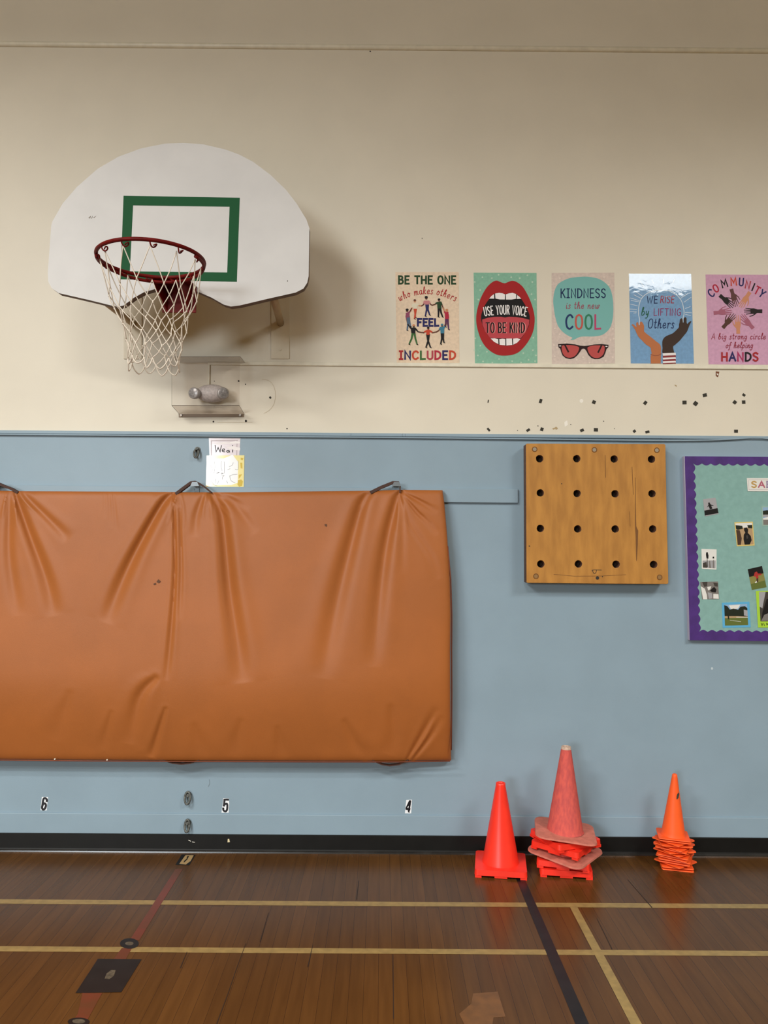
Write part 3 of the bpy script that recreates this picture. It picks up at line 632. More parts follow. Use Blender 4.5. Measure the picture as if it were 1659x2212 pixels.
# net
NH = 12
rows = [(-0.020, .222), (-0.165, .192), (-0.245, .160), (-0.310, .138), (-0.368, .122), (-0.420, .114), (-0.468, .110)]
cxs = [0, 0.008, .015, .020, .024, .026, .028]
rnd = random.Random(11)
nodes = []
for r_i, (dz, rr) in enumerate(rows):
    ring = []
    for k in range(NH):
        a_ = 2 * math.pi * (k + 0.5 * (r_i % 2)) / NH + R(15)
        j = 0 if r_i == 0 else 1
        ring.append(RC + Vector((rr * math.cos(a_) + cxs[r_i] + j * rnd.uniform(-.012, .012), rr * math.sin(a_) + j * rnd.uniform(-.010, .010), dz + j * rnd.uniform(-.010, .010))))
    nodes.append(ring)
net_bm = bmesh.new()
for r_i in range(len(rows) - 1):
    for k in range(NH):
        n1 = nodes[r_i][k]
        for m_ in (0, 1):
            kk = (k + m_ - (1 if r_i % 2 == 0 else 0)) % NH
            n2 = nodes[r_i + 1][kk]
            mid = (n1 + n2) / 2 + Vector((rnd.uniform(-.004, .004), rnd.uniform(-.004, .004), -.004))
            tube(net_bm, smoothpts([tuple(n1), tuple(mid), tuple(n2)], False, 3), 0.0025, 5)
    if r_i:
        for k in range(NH):
            p = nodes[r_i][k]; tube(net_bm, [p + Vector((0, 0, .007)), p, p + Vector((0, 0, -.007))], 0.0036, 6)
last = nodes[-1]
for k in range(NH):
    a_, c_ = last[k], last[(k + 1) % NH]; mid = (a_ + c_) / 2 + Vector((rnd.uniform(-.008, .008), 0, -rnd.uniform(.030, .052)))
    tube(net_bm, smoothpts([tuple(a_), tuple(a_ * .65 + mid * .35 + Vector((0, 0, -.010))), tuple(mid), tuple(c_ * .65 + mid * .35 + Vector((0, 0, -.010))), tuple(c_)], False, 4), 0.003, 5)
link('net', net_bm, cord, hoop)
for k in range(NH):
    a_ = 2 * math.pi * k / NH + R(15); d = Vector((math.cos(a_), math.sin(a_), 0)); t = Vector((-math.sin(a_), math.cos(a_), 0))
    p = RC + d * RR
    q = [p + Vector((0, 0, -.008)), p - d * .004 + t * .004 + Vector((0, 0, -.020)), p - d * .012 + t * .012 + Vector((0, 0, -.027)), p - d * .017 + t * .022 + Vector((0, 0, -.021)), p - d * .014 + t * .028 + Vector((0, 0, -.013)), p - d * .006 + t * .026 + Vector((0, 0, -.014)), p - d * .008 + t * .014 + Vector((0, 0, -.020))]
    bm = bmesh.new(); tube(bm, smoothpts([tuple(v) for v in q], False, 3), 0.0033, 6); link('net_hook', bm, rred, rim_root)
# wall plates and arms
for pxc in (287, 606):
    bm = bmesh.new(); pxprism(bm, [(pxc - 20, 560), (pxc + 19, 560), (pxc + 19, 775), (pxc - 20, 775)], 0.008, 0.001, 0); c = W(pxc, 755, .008); disc_y(bm, Vector((c.x, -.012, c.z)), .006, .006, 10)
    link('wall_plate', bm, M('plate_cream_paint', (220, 211, 190), .45, .3, var=.03, vscale=10), hoop)
    a_ = W(pxc, 698, .008); bm = bmesh.new(); b3 = Vector((a_.x + (0.03 if pxc > 400 else -0.03), -OB + 0.042, a_.z))
    tube(bm, [a_, b3], 0.021, 10); bm2 = bm
    link('support_arm', bm, armm, hoop)

# ------------------------------------------------------------------ emergency light behind a clear guard
lilac = M('pale_grey_housing', (208, 200, 197), 0.45, var=0.12, vscale=90); chrome = M('lamp_chrome', (176, 172, 170), 0.35, 0.5, 0.3); lens = M('lamp_lens', (170, 168, 168), 0.25, 0.6, 0.1, var=0.25, vscale=120)
el = empty('emergency_light', W(455, 872, 0.03)); tag(el, 'grey twin lamp emergency light behind the clear guard', 'emergency light')
bm = bmesh.new(); c = W(458, 850, .05); bmesh.ops.create_uvsphere(bm, u_segments=32, v_segments=20, radius=1)
for v in bm.verts: v.co = Vector((c.x + v.co.x * .094, -.05 + v.co.y * .046, c.z + v.co.z * .052))
for f in bm.faces: f.smooth = True
link('housing', bm, lilac, el)
def lamp_head(px, py, r, off, tilt):
    bm = bmesh.new(); c = W(px, py, off); d = Vector((tilt, -1, -.05)).normalized(); prof = [(0, 0), (.8, .001), (.97, .004), (1, .010), (.96, .030), (.7, .050)]
    a_ = Vector((0, 0, 1)).cross(d).normalized(); b2 = d.cross(a_); prev = None
    for rr, back_ in prof:
        ring = [bm.verts.new(c - d * back_ + (a_ * math.cos(2 * math.pi * k / 28) + b2 * math.sin(2 * math.pi * k / 28)) * r * max(rr, .02)) for k in range(28)]
        if prev:
            for k in range(28):
                f = bm.faces.new((prev[k], prev[(k + 1) % 28], ring[(k + 1) % 28], ring[k])); f.smooth = True; f.material_index = 0 if rr < .9 and back_ < .02 else 1
        else: bm.faces.new(ring)
        prev = ring
    bmesh.ops.recalc_face_normals(bm, faces=bm.faces); link('lamp_head', bm, [lens, chrome], el)
lamp_head(417, 848.5, .033, .118, -.25); lamp_head(483, 849, .034, .104, .45)
def clear(name, tint, fres):
    m = bpy.data.materials.new(name); m.use_nodes = True; nt = m.node_tree; nt.nodes.clear()
    o = nt.nodes.new('ShaderNodeOutputMaterial'); t = nt.nodes.new('ShaderNodeBsdfTransparent'); g = nt.nodes.new('ShaderNodeBsdfGlossy'); mx = nt.nodes.new('ShaderNodeMixShader')
    t.inputs[0].default_value = (*tint, 1); g.inputs['Roughness'].default_value = .12; lw = nt.nodes.new('ShaderNodeFresnel'); lw.inputs[0].default_value = fres
    nt.links.new(lw.outputs[0], mx.inputs[0]); nt.links.new(t.outputs[0], mx.inputs[1]); nt.links.new(g.outputs[0], mx.inputs[2]); nt.links.new(mx.outputs[0], o.inputs[0]); return m
clr = clear('clear_plastic', (.93, .91, .90), 1.4); clr2 = clear('clear_plastic_flange', (.74, .68, .64), 1.45); edgem = M('plastic_edge', (92, 78, 68), .3, .5)
gd = empty('light_guard', W(450, 900, .06)); tag(gd, 'clear bent plastic guard over the emergency light', 'light guard')
GO = .132
def quad(bm, ps):
    f = bm.faces.new([bm.verts.new(p) for p in ps]); return f
A1, A2, A3, A4 = W(371, 770.5, GO), W(519, 770.5, GO), W(517, 876, GO), W(371, 876, GO)
def sheet(name, ps, m):
    bm = bmesh.new(); quad(bm, ps); bmesh.ops.solidify(bm, geom=bm.faces[:], thickness=.003); return link(name, bm, m, gd)
sheet('front_panel', [A1, A2, A3, A4], clr)
T1, T2 = W(386, 783.5, .004), W(529.5, 784, .004); B1, B2 = W(386, 893, .004), W(527, 893, .004); L1, L2 = W(386, 901, .004), W(527, 900.5, .004)
sheet('top_flange', [A1, A2, T2, T1], clr2); sheet('bottom_flange', [A4, A3, B2, B1], clr2); sheet('screw_lip', [B1, B2, L2, L1], clr2)
for nm, ps, r in (('edge', [A1, A2, T2], .0011), ('edge', [A1, A4], .0007), ('edge', [A4, A3], .0018), ('edge', [A4, B1, L1, L2, B2, A3], .0009)):
    bm = bmesh.new(); tube(bm, ps, r, 6); link(nm, bm, edgem, gd)
for x in (391, 518.5):
    bm = bmesh.new(); c = W(x, 896.5, .008); disc_y(bm, c, .0065, .004, 12); link('screw', bm, M('screw_steel', (150, 140, 130), .4, .5, .7), gd)

# ------------------------------------------------------------------ iron wall rings
ringm = M('dull_iron', (112, 114, 110), 0.5, 0.5, 0.5, var=0.4, vscale=90); dirt = M('grimy_smear', (128, 142, 146), 0.7)
def wall_ring(px, py, rx, ry, label, off0=0.0):
    root = empty('wall_ring', W(px, py + ry, off0 + .01)); tag(root, label, 'wall ring', 'iron rings on the blue wall')
    c = W(px, py, off0 + .022)
    bm = bmesh.new(); tube(bm, [c + Vector((rx * math.cos(2 * math.pi * k / 20), .008 * math.sin(2 * math.pi * k / 20), ry * math.sin(2 * math.pi * k / 20))) for k in range(20)], .0062, 8, True); link('ring', bm, ringm, root)
    bm = bmesh.new(); d = W(px + 3, py - 8, off0); tube(bm, [Vector((d.x, -off0, d.z)), Vector((d.x, -off0 - .03, d.z + .002))], .008, 8); disc_y(bm, Vector((d.x, -off0 - .005, d.z)), .016, .004, 14); link('eye_bolt', bm, ringm, root)
wall_ring(424, 979, .0125, .026, 'iron wall ring left of the papers, above the orange mat'); wall_ring(405, 1724, .015, .032, 'upper iron wall ring under the orange mat'); wall_ring(404, 1784, .0125, .032, 'lower iron wall ring just above the black baseboard', .010)

# ------------------------------------------------------------------ sagging cable under the blue rail
bm = bmesh.new(); zc = zline(945.2); yc_ = lambda x: 945.2 + (x - 830) * .0083
tube(bm, [W(x, y, .013) for x, y in [(-2600, yc_(-2600)), (-800, yc_(-800)), (0, yc_(0)), (400, yc_(400)), (800, yc_(800))] + smoothpts([(1000, yc_(1000)), (1130, yc_(1130) + .6), (1300, 950.4), (1400, 951.5), (1470, 951.6), (1540, 950.5), (1590, 948), (1620, 945.8), (1640, 945.8), (1659, 947.5), (1700, 951), (1760, 953), (1900, 954)], False, 4)], .0052, 8)
o = link('cable', bm, bluetrim); tag(o, 'blue painted cable drooping under the blue rail', 'cable')

# ------------------------------------------------------------------ traffic cones
red = M('bright_red_cone', (255, 54, 36), 0.38, 0.5, var=0.06, vscale=8); pink = M('faded_pink_cone', (214, 96, 86), 0.8, 0.2, var=0.0, vscale=30, rgb2=(190, 84, 82), stretch=(2.2, 2.2, .8)); pinkbase = M('faded_pink_base', (206, 124, 108), 0.85, 0.2, var=0.1, vscale=30)
orange = M('orange_cone', (255, 98, 38), 0.5, 0.35, var=0.04, vscale=10); white_tip = M('worn_white_tip', (206, 178, 160), 0.8, var=.15, vscale=80)
def rsquare(h, r, seg=5):
    pts = []
    for cx, cy, a0 in ((h - r, h - r, 0), (-h + r, h - r, 90), (-h + r, -h + r, 180), (h - r, -h + r, 270)):
        for k in range(seg + 1):
            a_ = R(a0 + 90 * k / seg); pts.append((cx + r * math.cos(a_), cy + r * math.sin(a_)))
    return pts
def slab(bm, pts, z0, z1, inner=None, mi=0):
    """flat ring between outline and a round hole, so cones can nest"""
    n = len(pts)
    lo = [bm.verts.new((x, y, z0)) for x, y in pts]; hi = [bm.verts.new((x * .985, y * .985, z1)) for x, y in pts]
    ins = [(inner * math.cos(math.atan2(y, x)), inner * math.sin(math.atan2(y, x))) for x, y in pts]
    li = [bm.verts.new((x, y, z0)) for x, y in ins]; hi2 = [bm.verts.new((x, y, z1)) for x, y in ins]
    for i in range(n):
        j = (i + 1) % n
        for q in ((lo[i], lo[j], hi[j], hi[i]), (hi[i], hi[j], hi2[j], hi2[i]), (hi2[i], hi2[j], li[j], li[i]), (li[i], li[j], lo[j], lo[i])):
            f = bm.faces.new(q); f.material_index = mi
def proto(kind):
    root = empty('traffic_cone', (0, 0, 0)); bm = bmesh.new()
    if kind == 'red':
        prof = [(.100, .028), (.098, .046), (.094, .056), (.0258, .445), (.0258, .455), (.021, .457), (.020, .445), (.088, .052), (.092, .030)]; lathe(bm, prof); link('cone_body', bm, red, root, (0, 0, 0))
        bm = bmesh.new(); slab(bm, rsquare(.137, .018), .012, .040, .096)
        for sx in (-1, 1):
            for sy in (-1, 1): box(bm, min(sx * .134, sx * .100), max(sx * .134, sx * .100), min(sy * .134, sy * .100), max(sy * .134, sy * .100), 0, .014)
        for s in (-1, 1): box(bm, -.033, .033, min(s * .135, s * .112), max(s * .135, s * .112), .002, .014); box(bm, min(s * .135, s * .112), max(s * .135, s * .112), -.033, .033, .002, .014)
        link('cone_base', bm, red, root, (0, 0, 0))
    elif kind == 'pink':
        prof = [(.100, .004), (.096, .012), (.094, .018), (.027, .440), (.025, .455), (.021, .455), (.022, .440), (.088, .016), (.094, .004)]; lathe(bm, prof)
        for f in bm.faces:
            if f.calc_center_median().z > .43: f.material_index = 1
        link('cone_body', bm, [pink, white_tip], root, (0, 0, 0))
        bm = bmesh.new(); slab(bm, rsquare(.160, .055, 8), 0, .008, .096); link('cone_base', bm, pinkbase, root, (0, 0, 0))
    else:
        prof = [(.0665, .002), (.063, .010), (.0600, .022), (.0150, .316), (.0135, .328), (.009, .333), (.0002, .334), (.0002, .331), (.012, .312), (.057, .018), (.062, .002)]; lathe(bm, prof, sides=32); link('cone_body', bm, orange, root, (0, 0, 0))
        bm = bmesh.new(); slab(bm, rsquare(.0825, .012, 4), 0, .0045, .064); link('cone_base', bm, orange, root, (0, 0, 0))
    return root
def place(src, loc, rz, tilt, label, group, first):
    if first: r = src
    else:
        r = src.copy(); C.objects.link(r)
        for ch in list(src.children):
            c = ch.copy(); C.objects.link(c); c.parent = r
    r.location = loc; r.rotation_euler = (tilt[0], tilt[1], rz); tag(r, label, 'traffic cone', group); return r
pr = proto('red'); pp = proto('pink'); po = proto('orange')
g1 = F(1088.5, 1900); c1 = Vector((g1.x + .004, g1.y + .140, 0))
place(pr, c1, R(-8), (0, 0), 'single glossy red traffic cone standing over the black line', None, True)
g2 = F(1231, 1900); c2 = Vector((g2.x + .004, g2.y + .145, 0))
place(pr, c2, R(-8), (0, 0), 'red traffic cone at the bottom of the middle stack', 'cones of the middle stack', False)
place(pr, c2 + Vector((-.004, 0, .040)), R(-14), (0, R(.8)), 'red traffic cone second from the bottom of the middle stack', 'cones of the middle stack', False)
q = place(pp, c2 + Vector((.004, -.006, .094)), R(-40), (0, R(1)), 'faded pink traffic cone squeezed in the middle stack', 'cones of the middle stack', True)
place(pr, c2 + Vector((.004, 0, .113)), R(-38), (0, R(1)), 'red traffic cone just above the lower pink one', 'cones of the middle stack', False)
place(pr, c2 + Vector((.004, -.002, .143)), R(23), (0, R(1)), 'red traffic cone directly under the top pink cone', 'cones of the middle stack', False)
q2 = place(pp, c2 + Vector((.004, -.004, .196)), R(-10), (0, R(1)), 'faded pink traffic cone with white tip, on top of the middle stack', 'cones of the middle stack', False)
for q_, e in ((q, (R(2), R(4), 0)), (q2, (R(1), R(4), 0))):      # the soft flanges sag to one side
    for ch in q_.children:
        if ch.name.startswith('cone_base'): ch.rotation_euler = e
g3 = F(1473, 1884); c3 = Vector((g3.x, g3.y + .088, 0)); rr3 = random.Random(5); NS = 15
for i in range(NS):
    t_ = i / (NS - 1)
    lab = 'small orange cone nested in the right stack'
    if i == 0: lab = 'small orange cone at the bottom of the right stack'
    if i == NS - 1: lab = 'small orange cone with a dark torn spot, on top of the right stack'
    rz = R(-12) if i < 2 else (R(-14) if i >= NS - 2 else R(rr3.uniform(-48, 40)))
    rt = place(po, c3 + Vector((-.012 * t_ + rr3.uniform(-.0015, .0015), rr3.uniform(-.0015, .0015), .0115 * i + .0015)), rz, (R(rr3.uniform(-.6, .6)), R(rr3.uniform(-.4, .8) + 2.2 * t_)), lab, 'small orange cones of the right stack', i == 0)
top_cone = rt
bm = bmesh.new()   # torn scrap stuck near the tip
for dz, da, s in ((.222, -58, .010), (.230, -46, .007), (.213, -66, .006)):
    r_ = .0600 - (.0600 - .0150) * (dz - .022) / (.316 - .022) + .0012; ring = []
    for k in range(9):
        aa = 2 * math.pi * k / 9; a_ = R(da) + s * .8 * math.cos(aa) / r_; zz = dz + s * 1.3 * math.sin(aa) + .5 * s * math.cos(aa)
        r2 = .0600 - (.0600 - .0150) * (zz - .022) / (.294) + .0012; ring.append(bm.verts.new((r2 * math.cos(a_), r2 * math.sin(a_), zz)))
    bm.faces.new(ring)
me = bpy.data.meshes.new('torn_patch'); bm.to_mesh(me); bm.free(); me.materials.append(M('torn_dark', (60, 62, 54), .7, var=.5, vscale=120))
o = bpy.data.objects.new('torn_patch', me); C.objects.link(o); o.parent = top_cone

# ------------------------------------------------------------------ posters
def pm(name, rgb, **k): return M('print_' + name, rgb, k.get('rough', 0.55), 0.22, var=k.get('var', 0.0), vscale=60, bump=0.0)
def ink(name, rgb): return pm(name, rgb)
DG = ink('dark_green', (34, 66, 36)); RD = ink('red', (168, 36, 40)); NV_ = ink('navy', (36, 36, 92)); BK = ink('black', (18, 16, 18)); WH = ink('white', (240, 236, 236))
OR = ink('orange', (196, 70, 44)); GR = ink('green', (56, 104, 50)); ROSE = ink('rose', (172, 66, 78)); CRIM = ink('crimson', (176, 36, 62)); MAG = ink('magenta', (172, 44, 92))
paper1 = pm('peach_paper', (232, 210, 184), var=.06); mint = pm('mint_paper', (136, 188, 164), var=.05); beige = pm('beige_paper', (216, 200, 190), var=.06); skyb = pm('blue_paper', (124, 168, 210), var=.06); lil = pm('lilac_paper', (212, 164, 194), var=.05)
edgep = M('poster_paper_edge', (226, 220, 206), 0.7)
def poster(corners, label, bg):
    """paper sheet: returns an Art whose first face is the sheet itself"""
    ar = Art(wallmap(0.0), base=0.0012)
    c = [W(x, y, 0.0012) for x, y in corners]
    pts = [(p.x, p.z) for p in c]; prism(ar.bm, pts, -0.0012, -0.0002, ar.mi(bg), ar.mi(edgep))
    ar.label = label
    return ar
def done(ar):
    o = ar.build('poster'); tag(o, ar.label, 'poster'); return o

# 1 -- circle of people
z = Z(850, 580, 10.533)
ar = poster([(854, 588), (991, 587.5), (992.5, 784), (857, 784.5)], 'peach poster reading BE THE ONE who makes others FEEL INCLUDED', paper1)
ar.text('BE THE ONE', *z([(118, 345)])[0], z([(1412, 0)])[0][0], 16.2, 4.0, DG)
cx1 = z([(765, 0)])[0][0]
ar.text('who makes others', z([(140, 0)])[0][0], z([(0, 578)])[0][1], z([(1395, 0)])[0][0], 15.5, 1.45, RD, 0.10, lambda x: 0.0045 * (x - cx1) ** 2)
ar.text('FEEL', *z([(548, 1305)])[0], z([(1025, 0)])[0][0], 15, 4.2, NV_)
ar.text('JNCLUDED', *z([(135, 2060)])[0], z([(1405, 0)])[0][0], 17, 3.9, [RD, NV_, OR, GR, ROSE, CRIM, NV_, OR])
sk1 = ink('skin_brown', (96, 52, 40)); sk2 = ink('skin_tan', (196, 132, 92)); wshirt = ink('cream_shirt', (222, 214, 190)); plum = ink('plum', (142, 72, 100)); denim = ink('denim', (82, 106, 132)); pk = ink('pink_shirt', (196, 128, 132)); teal = ink('teal_shirt', (62, 124, 150)); purp = ink('purple', (84, 42, 84))
def person(head, hr, hair, torso, shirt, legs, trouser, arms, skin, shoe=BK):
    for a_ in arms: ar.stroke(z(a_), 2.4, skin)
    for a_ in arms: ar.stroke(z([a_[0], ((a_[0][0] * .45 + a_[1][0] * .55), (a_[0][1] * .45 + a_[1][1] * .55))]), 3.4, shirt)
    for l in legs: ar.stroke(z(l), [4.6, 2.8], trouser); ar.stroke(z([l[-1], (l[-1][0] + 22, l[-1][1] + 16)]), 1.6, shoe)
    ar.poly(z(torso), shirt); x, y = z([head])[0]; ar.ell(x, y + 1, hr * .8, hr, skin); ar.ell(x, y - .8, hr, hr * .8, hair)
person((485, 730), 2.8, sk1, [(430, 800), (540, 800), (535, 915), (450, 915)], wshirt, [[(478, 905), (490, 1000), (498, 1110)], [(512, 905), (500, 1000), (478, 1140)]], OR, [[(440, 820), (415, 920), (370, 990)], [(535, 810), (580, 845), (640, 848)]], sk2)
person((745, 660), 3.4, BK, [(700, 730), (800, 730), (805, 820), (720, 820)], pk, [[(745, 810), (755, 930), (725, 1080)], [(785, 810), (780, 930), (822, 1050)]], NV_, [[(705, 745), (685, 820), (640, 850)], [(800, 745), (850, 820), (880, 835)]], sk1)
person((1035, 710), 2.8, BK, [(990, 765), (1070, 745), (1095, 910), (1000, 910)], DG, [[(1025, 900), (1025, 1000), (1020, 1095)], [(1060, 900), (1085, 1010), (1115, 1095)]], BK, [[(1000, 775), (940, 815), (880, 835)], [(1075, 765), (1115, 860), (1155, 960)]], sk1)
person((310, 945), 3.2, BK, [(278, 1010), (365, 985), (365, 1110), (285, 1120)], plum, [[(320, 1100), (330, 1250), (310, 1400)], [(350, 1100), (365, 1220), (385, 1310)]], denim, [[(355, 995), (380, 970), (410, 910)], [(290, 1080), (310, 1200), (330, 1290)]], sk1)
person((1212, 950), 3.0, sk2, [(1165, 1000), (1250, 985), (1250, 1150), (1175, 1150)], CRIM, [[(1195, 1140), (1190, 1250), (1180, 1320)], [(1230, 1140), (1240, 1260), (1255, 1380)]], purp, [[(1175, 1010), (1155, 965), (1140, 900)], [(1240, 1050), (1250, 1180), (1180, 1290)]], sk2)
person((460, 1300), 2.8, sk2, [(390, 1345), (500, 1340), (495, 1480), (405, 1470)], BK, [[(435, 1470), (410, 1600), (355, 1720)], [(475, 1470), (500, 1600), (535, 1720)]], GR, [[(395, 1355), (355, 1310), (330, 1270)], [(495, 1365), (560, 1440), (690, 1460)]], BK)
person((790, 1355), 2.6, BK, [(700, 1430), (765, 1390), (815, 1390), (885, 1430), (825, 1450), (820, 1510), (750, 1510), (745, 1450)], OR, [[(765, 1500), (785, 1640), (840, 1790)], [(805, 1500), (790, 1640), (740, 1790)]], BK, [[(730, 1430), (690, 1455), (600, 1450)], [(850, 1430), (890, 1460), (980, 1440)]], sk1)
person((1105, 1285), 2.8, teal, [(1065, 1330), (1160, 1320), (1150, 1475), (1070, 1475)], teal, [[(1095, 1465), (1100, 1590), (1075, 1715)], [(1130, 1465), (1130, 1590), (1145, 1675)]], BK, [[(1070, 1345), (1030, 1410), (970, 1445)], [(1150, 1340), (1165, 1300), (1180, 1270)]], sk1)
done(ar)

# 2 -- mouth
z = Z(1010, 580, 10.2875)
LIP = ink('lip_red', (164, 32, 34)); TNG = ink('tongue_red', (188, 70, 78)); LPK = ink('light_pink', (226, 150, 146)); star = ink('pale_star', (196, 218, 198))
ar = poster([(1023, 589), (1159, 589.5), (1161, 784.5), (1026, 786)], 'mint poster of a wide open red mouth reading USE YOUR VOICE TO BE KIND', mint)
for x, y in [(330, 195), (690, 140), (970, 195), (1160, 215), (1440, 300), (280, 480), (240, 690), (1420, 570), (1500, 690), (1460, 1540), (170, 1550), (285, 1715), (430, 1850), (230, 1930), (150, 1810), (700, 2010), (1240, 1880), (1450, 1815), (1520, 1930), (345, 2065), (990, 2060), (1355, 2030), (540, 215), (1330, 150), (550, 2090), (160, 300), (1190, 2090), (1500, 2060)]:
    px, py = z([(x, y)])[0]
    for k in range(3):
        a_ = k * 1.05 + x; ar.stroke([(px - 2.0 * math.cos(a_), py - 2.0 * math.sin(a_)), (px + 2.0 * math.cos(a_), py + 2.0 * math.sin(a_))], .7, star)
lipo = [(640, 268), (720, 295), (820, 328), (900, 300), (1000, 272), (1110, 310), (1220, 400), (1300, 520), (1380, 680), (1450, 880), (1490, 1090), (1475, 1320), (1410, 1510), (1300, 1690), (1160, 1840), (1020, 1910), (850, 1935), (690, 1925), (560, 1870), (420, 1760), (310, 1600), (235, 1400), (195, 1200), (200, 1000), (245, 800), (310, 620), (420, 430), (540, 310)]
ar.poly(z(lipo), LIP, True)
ar.poly(z([(480, 680), (540, 610), (600, 560), (700, 538), (780, 550), (840, 572), (920, 548), (1000, 540), (1090, 570), (1150, 630), (1205, 690), (1290, 830), (1350, 960), (1380, 1060), (1370, 1250), (1290, 1420), (1180, 1570), (1100, 1650), (1000, 1700), (850, 1715), (700, 1690), (590, 1630), (500, 1540), (390, 1400), (320, 1220), (300, 1060), (350, 890), (420, 760)]), BK, True)
ar.poly(z([(325, 1135), (450, 1095), (600, 1074), (740, 1072), (830, 1090), (920, 1072), (1080, 1078), (1230, 1102), (1372, 1140), (1365, 1240), (1290, 1420), (1180, 1555), (1050, 1560), (850, 1555), (600, 1550), (500, 1540), (390, 1400), (330, 1240)]), TNG)
for t in ([(482, 668), (530, 610), (588, 570), (592, 670)], [(612, 556), (700, 540), (780, 552), (832, 575), (830, 688), (720, 688), (620, 668)], [(850, 575), (920, 552), (1000, 540), (1080, 568), (1078, 672), (980, 690), (855, 690)], [(1102, 590), (1150, 626), (1192, 672), (1092, 676)],
          [(515, 1556), (600, 1552), (680, 1570), (686, 1680), (590, 1630)], [(705, 1570), (770, 1560), (838, 1566), (840, 1708), (712, 1695)], [(860, 1558), (985, 1556), (995, 1698), (862, 1712)], [(1010, 1560), (1100, 1550), (1175, 1572), (1100, 1650), (1015, 1692)]): ar.poly(z(t), WH)
yc = z([(0, 1015)])[0][1]; xc = z([(835, 0)])[0][0]
ar.text('USE YOUR VOICE', z([(385, 0)])[0][0], yc, z([(1300, 0)])[0][0], 19.0, 2.1, WH, 0, lambda x: 0.0021 * (x - xc) ** 2)
yk = z([(0, 1425)])[0][1]
ar.text('TO BE KIND', z([(425, 0)])[0][0], yk, z([(1285, 0)])[0][0], 21, 3.0, LPK, 0)
ar.text('TO BE KIND', z([(412, 0)])[0][0], yk - .2, z([(1268, 0)])[0][0], 21, 2.5, BK, 0)
done(ar)

# 3 -- speech bubble and glasses
z = Z(1180, 580, 10.2875)
BUB = ink('bubble_teal', (122, 182, 178)); INK = ink('ink_blue', (26, 46, 84)); MAUVE = ink('mauve', (150, 82, 98)); C1 = ink('cool_navy', (36, 54, 100)); C2 = ink('cool_coral', (192, 88, 76)); C3 = ink('cool_green', (52, 126, 96)); C4 = ink('cool_pink', (184, 70, 110)); FRM = ink('frame_dark', (40, 18, 18)); LNS = ink('lens_red', (186, 78, 76)); dot = ink('pale_dot', (226, 212, 200))
ar = poster([(1191.5, 589.5), (1327, 589), (1328.5, 785), (1192, 786.5)], 'beige poster with a teal speech bubble reading KINDNESS is the new COOL above sunglasses', beige)
for x, y in [(300, 215), (1285, 190), (1390, 360), (190, 1330), (300, 1460), (1430, 1590), (1180, 1580), (190, 1950), (680, 2030), (960, 2090), (1320, 2050), (1480, 1970), (820, 1970), (1480, 1340), (170, 1700), (1400, 1830), (420, 1650), (240, 1760), (1500, 1560)]:
    px, py = z([(x, y)])[0]; ar.ell(px, py, 1.9, 1.8, dot, 8)
ar.poly(z([(640, 195), (800, 182), (950, 185), (1150, 225), (1300, 310), (1410, 430), (1470, 620), (1490, 850), (1480, 1100), (1430, 1290), (1350, 1400), (1230, 1480), (1050, 1510), (880, 1510), (760, 1518), (690, 1545), (620, 1580), (535, 1588), (580, 1540), (500, 1500), (380, 1420), (270, 1290), (210, 1120), (170, 900), (155, 700), (185, 500), (260, 350), (400, 260), (520, 215)]), BUB, True)
ar.text('KJNDNESS', *z([(325, 648)])[0], z([(1315, 0)])[0][0], 19.0, 2.5, INK)
ar.text('is the new', *z([(440, 890)])[0], z([(1165, 0)])[0][0], 14.2, 1.6, MAUVE, .12)
ar.text('COOL', *z([(440, 1340)])[0], z([(1205, 0)])[0][0], 30.0, 4.0, [C1, C2, C3, C4])
fr = [(260, 1680), (460, 1668), (640, 1685), (760, 1715), (840, 1722), (920, 1715), (1060, 1688), (1230, 1678), (1385, 1695), (1375, 1760), (1340, 1785), (1315, 1870), (1275, 1960), (1180, 2010), (1080, 2015), (1000, 1985), (935, 1920), (895, 1840), (860, 1790), (820, 1778), (785, 1795), (745, 1860), (690, 1930), (620, 1990), (530, 2012), (430, 1990), (360, 1930), (330, 1850), (310, 1780), (275, 1755)]
ar.poly(z(fr), FRM)
ar.poly(z([(360, 1712), (480, 1700), (620, 1712), (720, 1745), (725, 1800), (690, 1880), (620, 1955), (520, 1982), (430, 1960), (370, 1890), (345, 1800), (345, 1740)]), LNS, True)
ar.poly(z([(925, 1750), (1020, 1715), (1150, 1708), (1280, 1720), (1298, 1790), (1275, 1890), (1200, 1970), (1100, 1990), (1010, 1955), (950, 1880), (920, 1800)]), LNS, True)
ar.stroke(z([(415, 1700), (455, 1780), (490, 1850)]), 3.6, FRM); ar.stroke(z([(1230, 1705), (1190, 1790), (1155, 1860)]), 3.6, FRM)
ar.ell(*z([(308, 1720)])[0], 2.6, 1.0, WH, 8); ar.ell(*z([(1338, 1732)])[0], 2.6, 1.0, WH, 8)
done(ar)

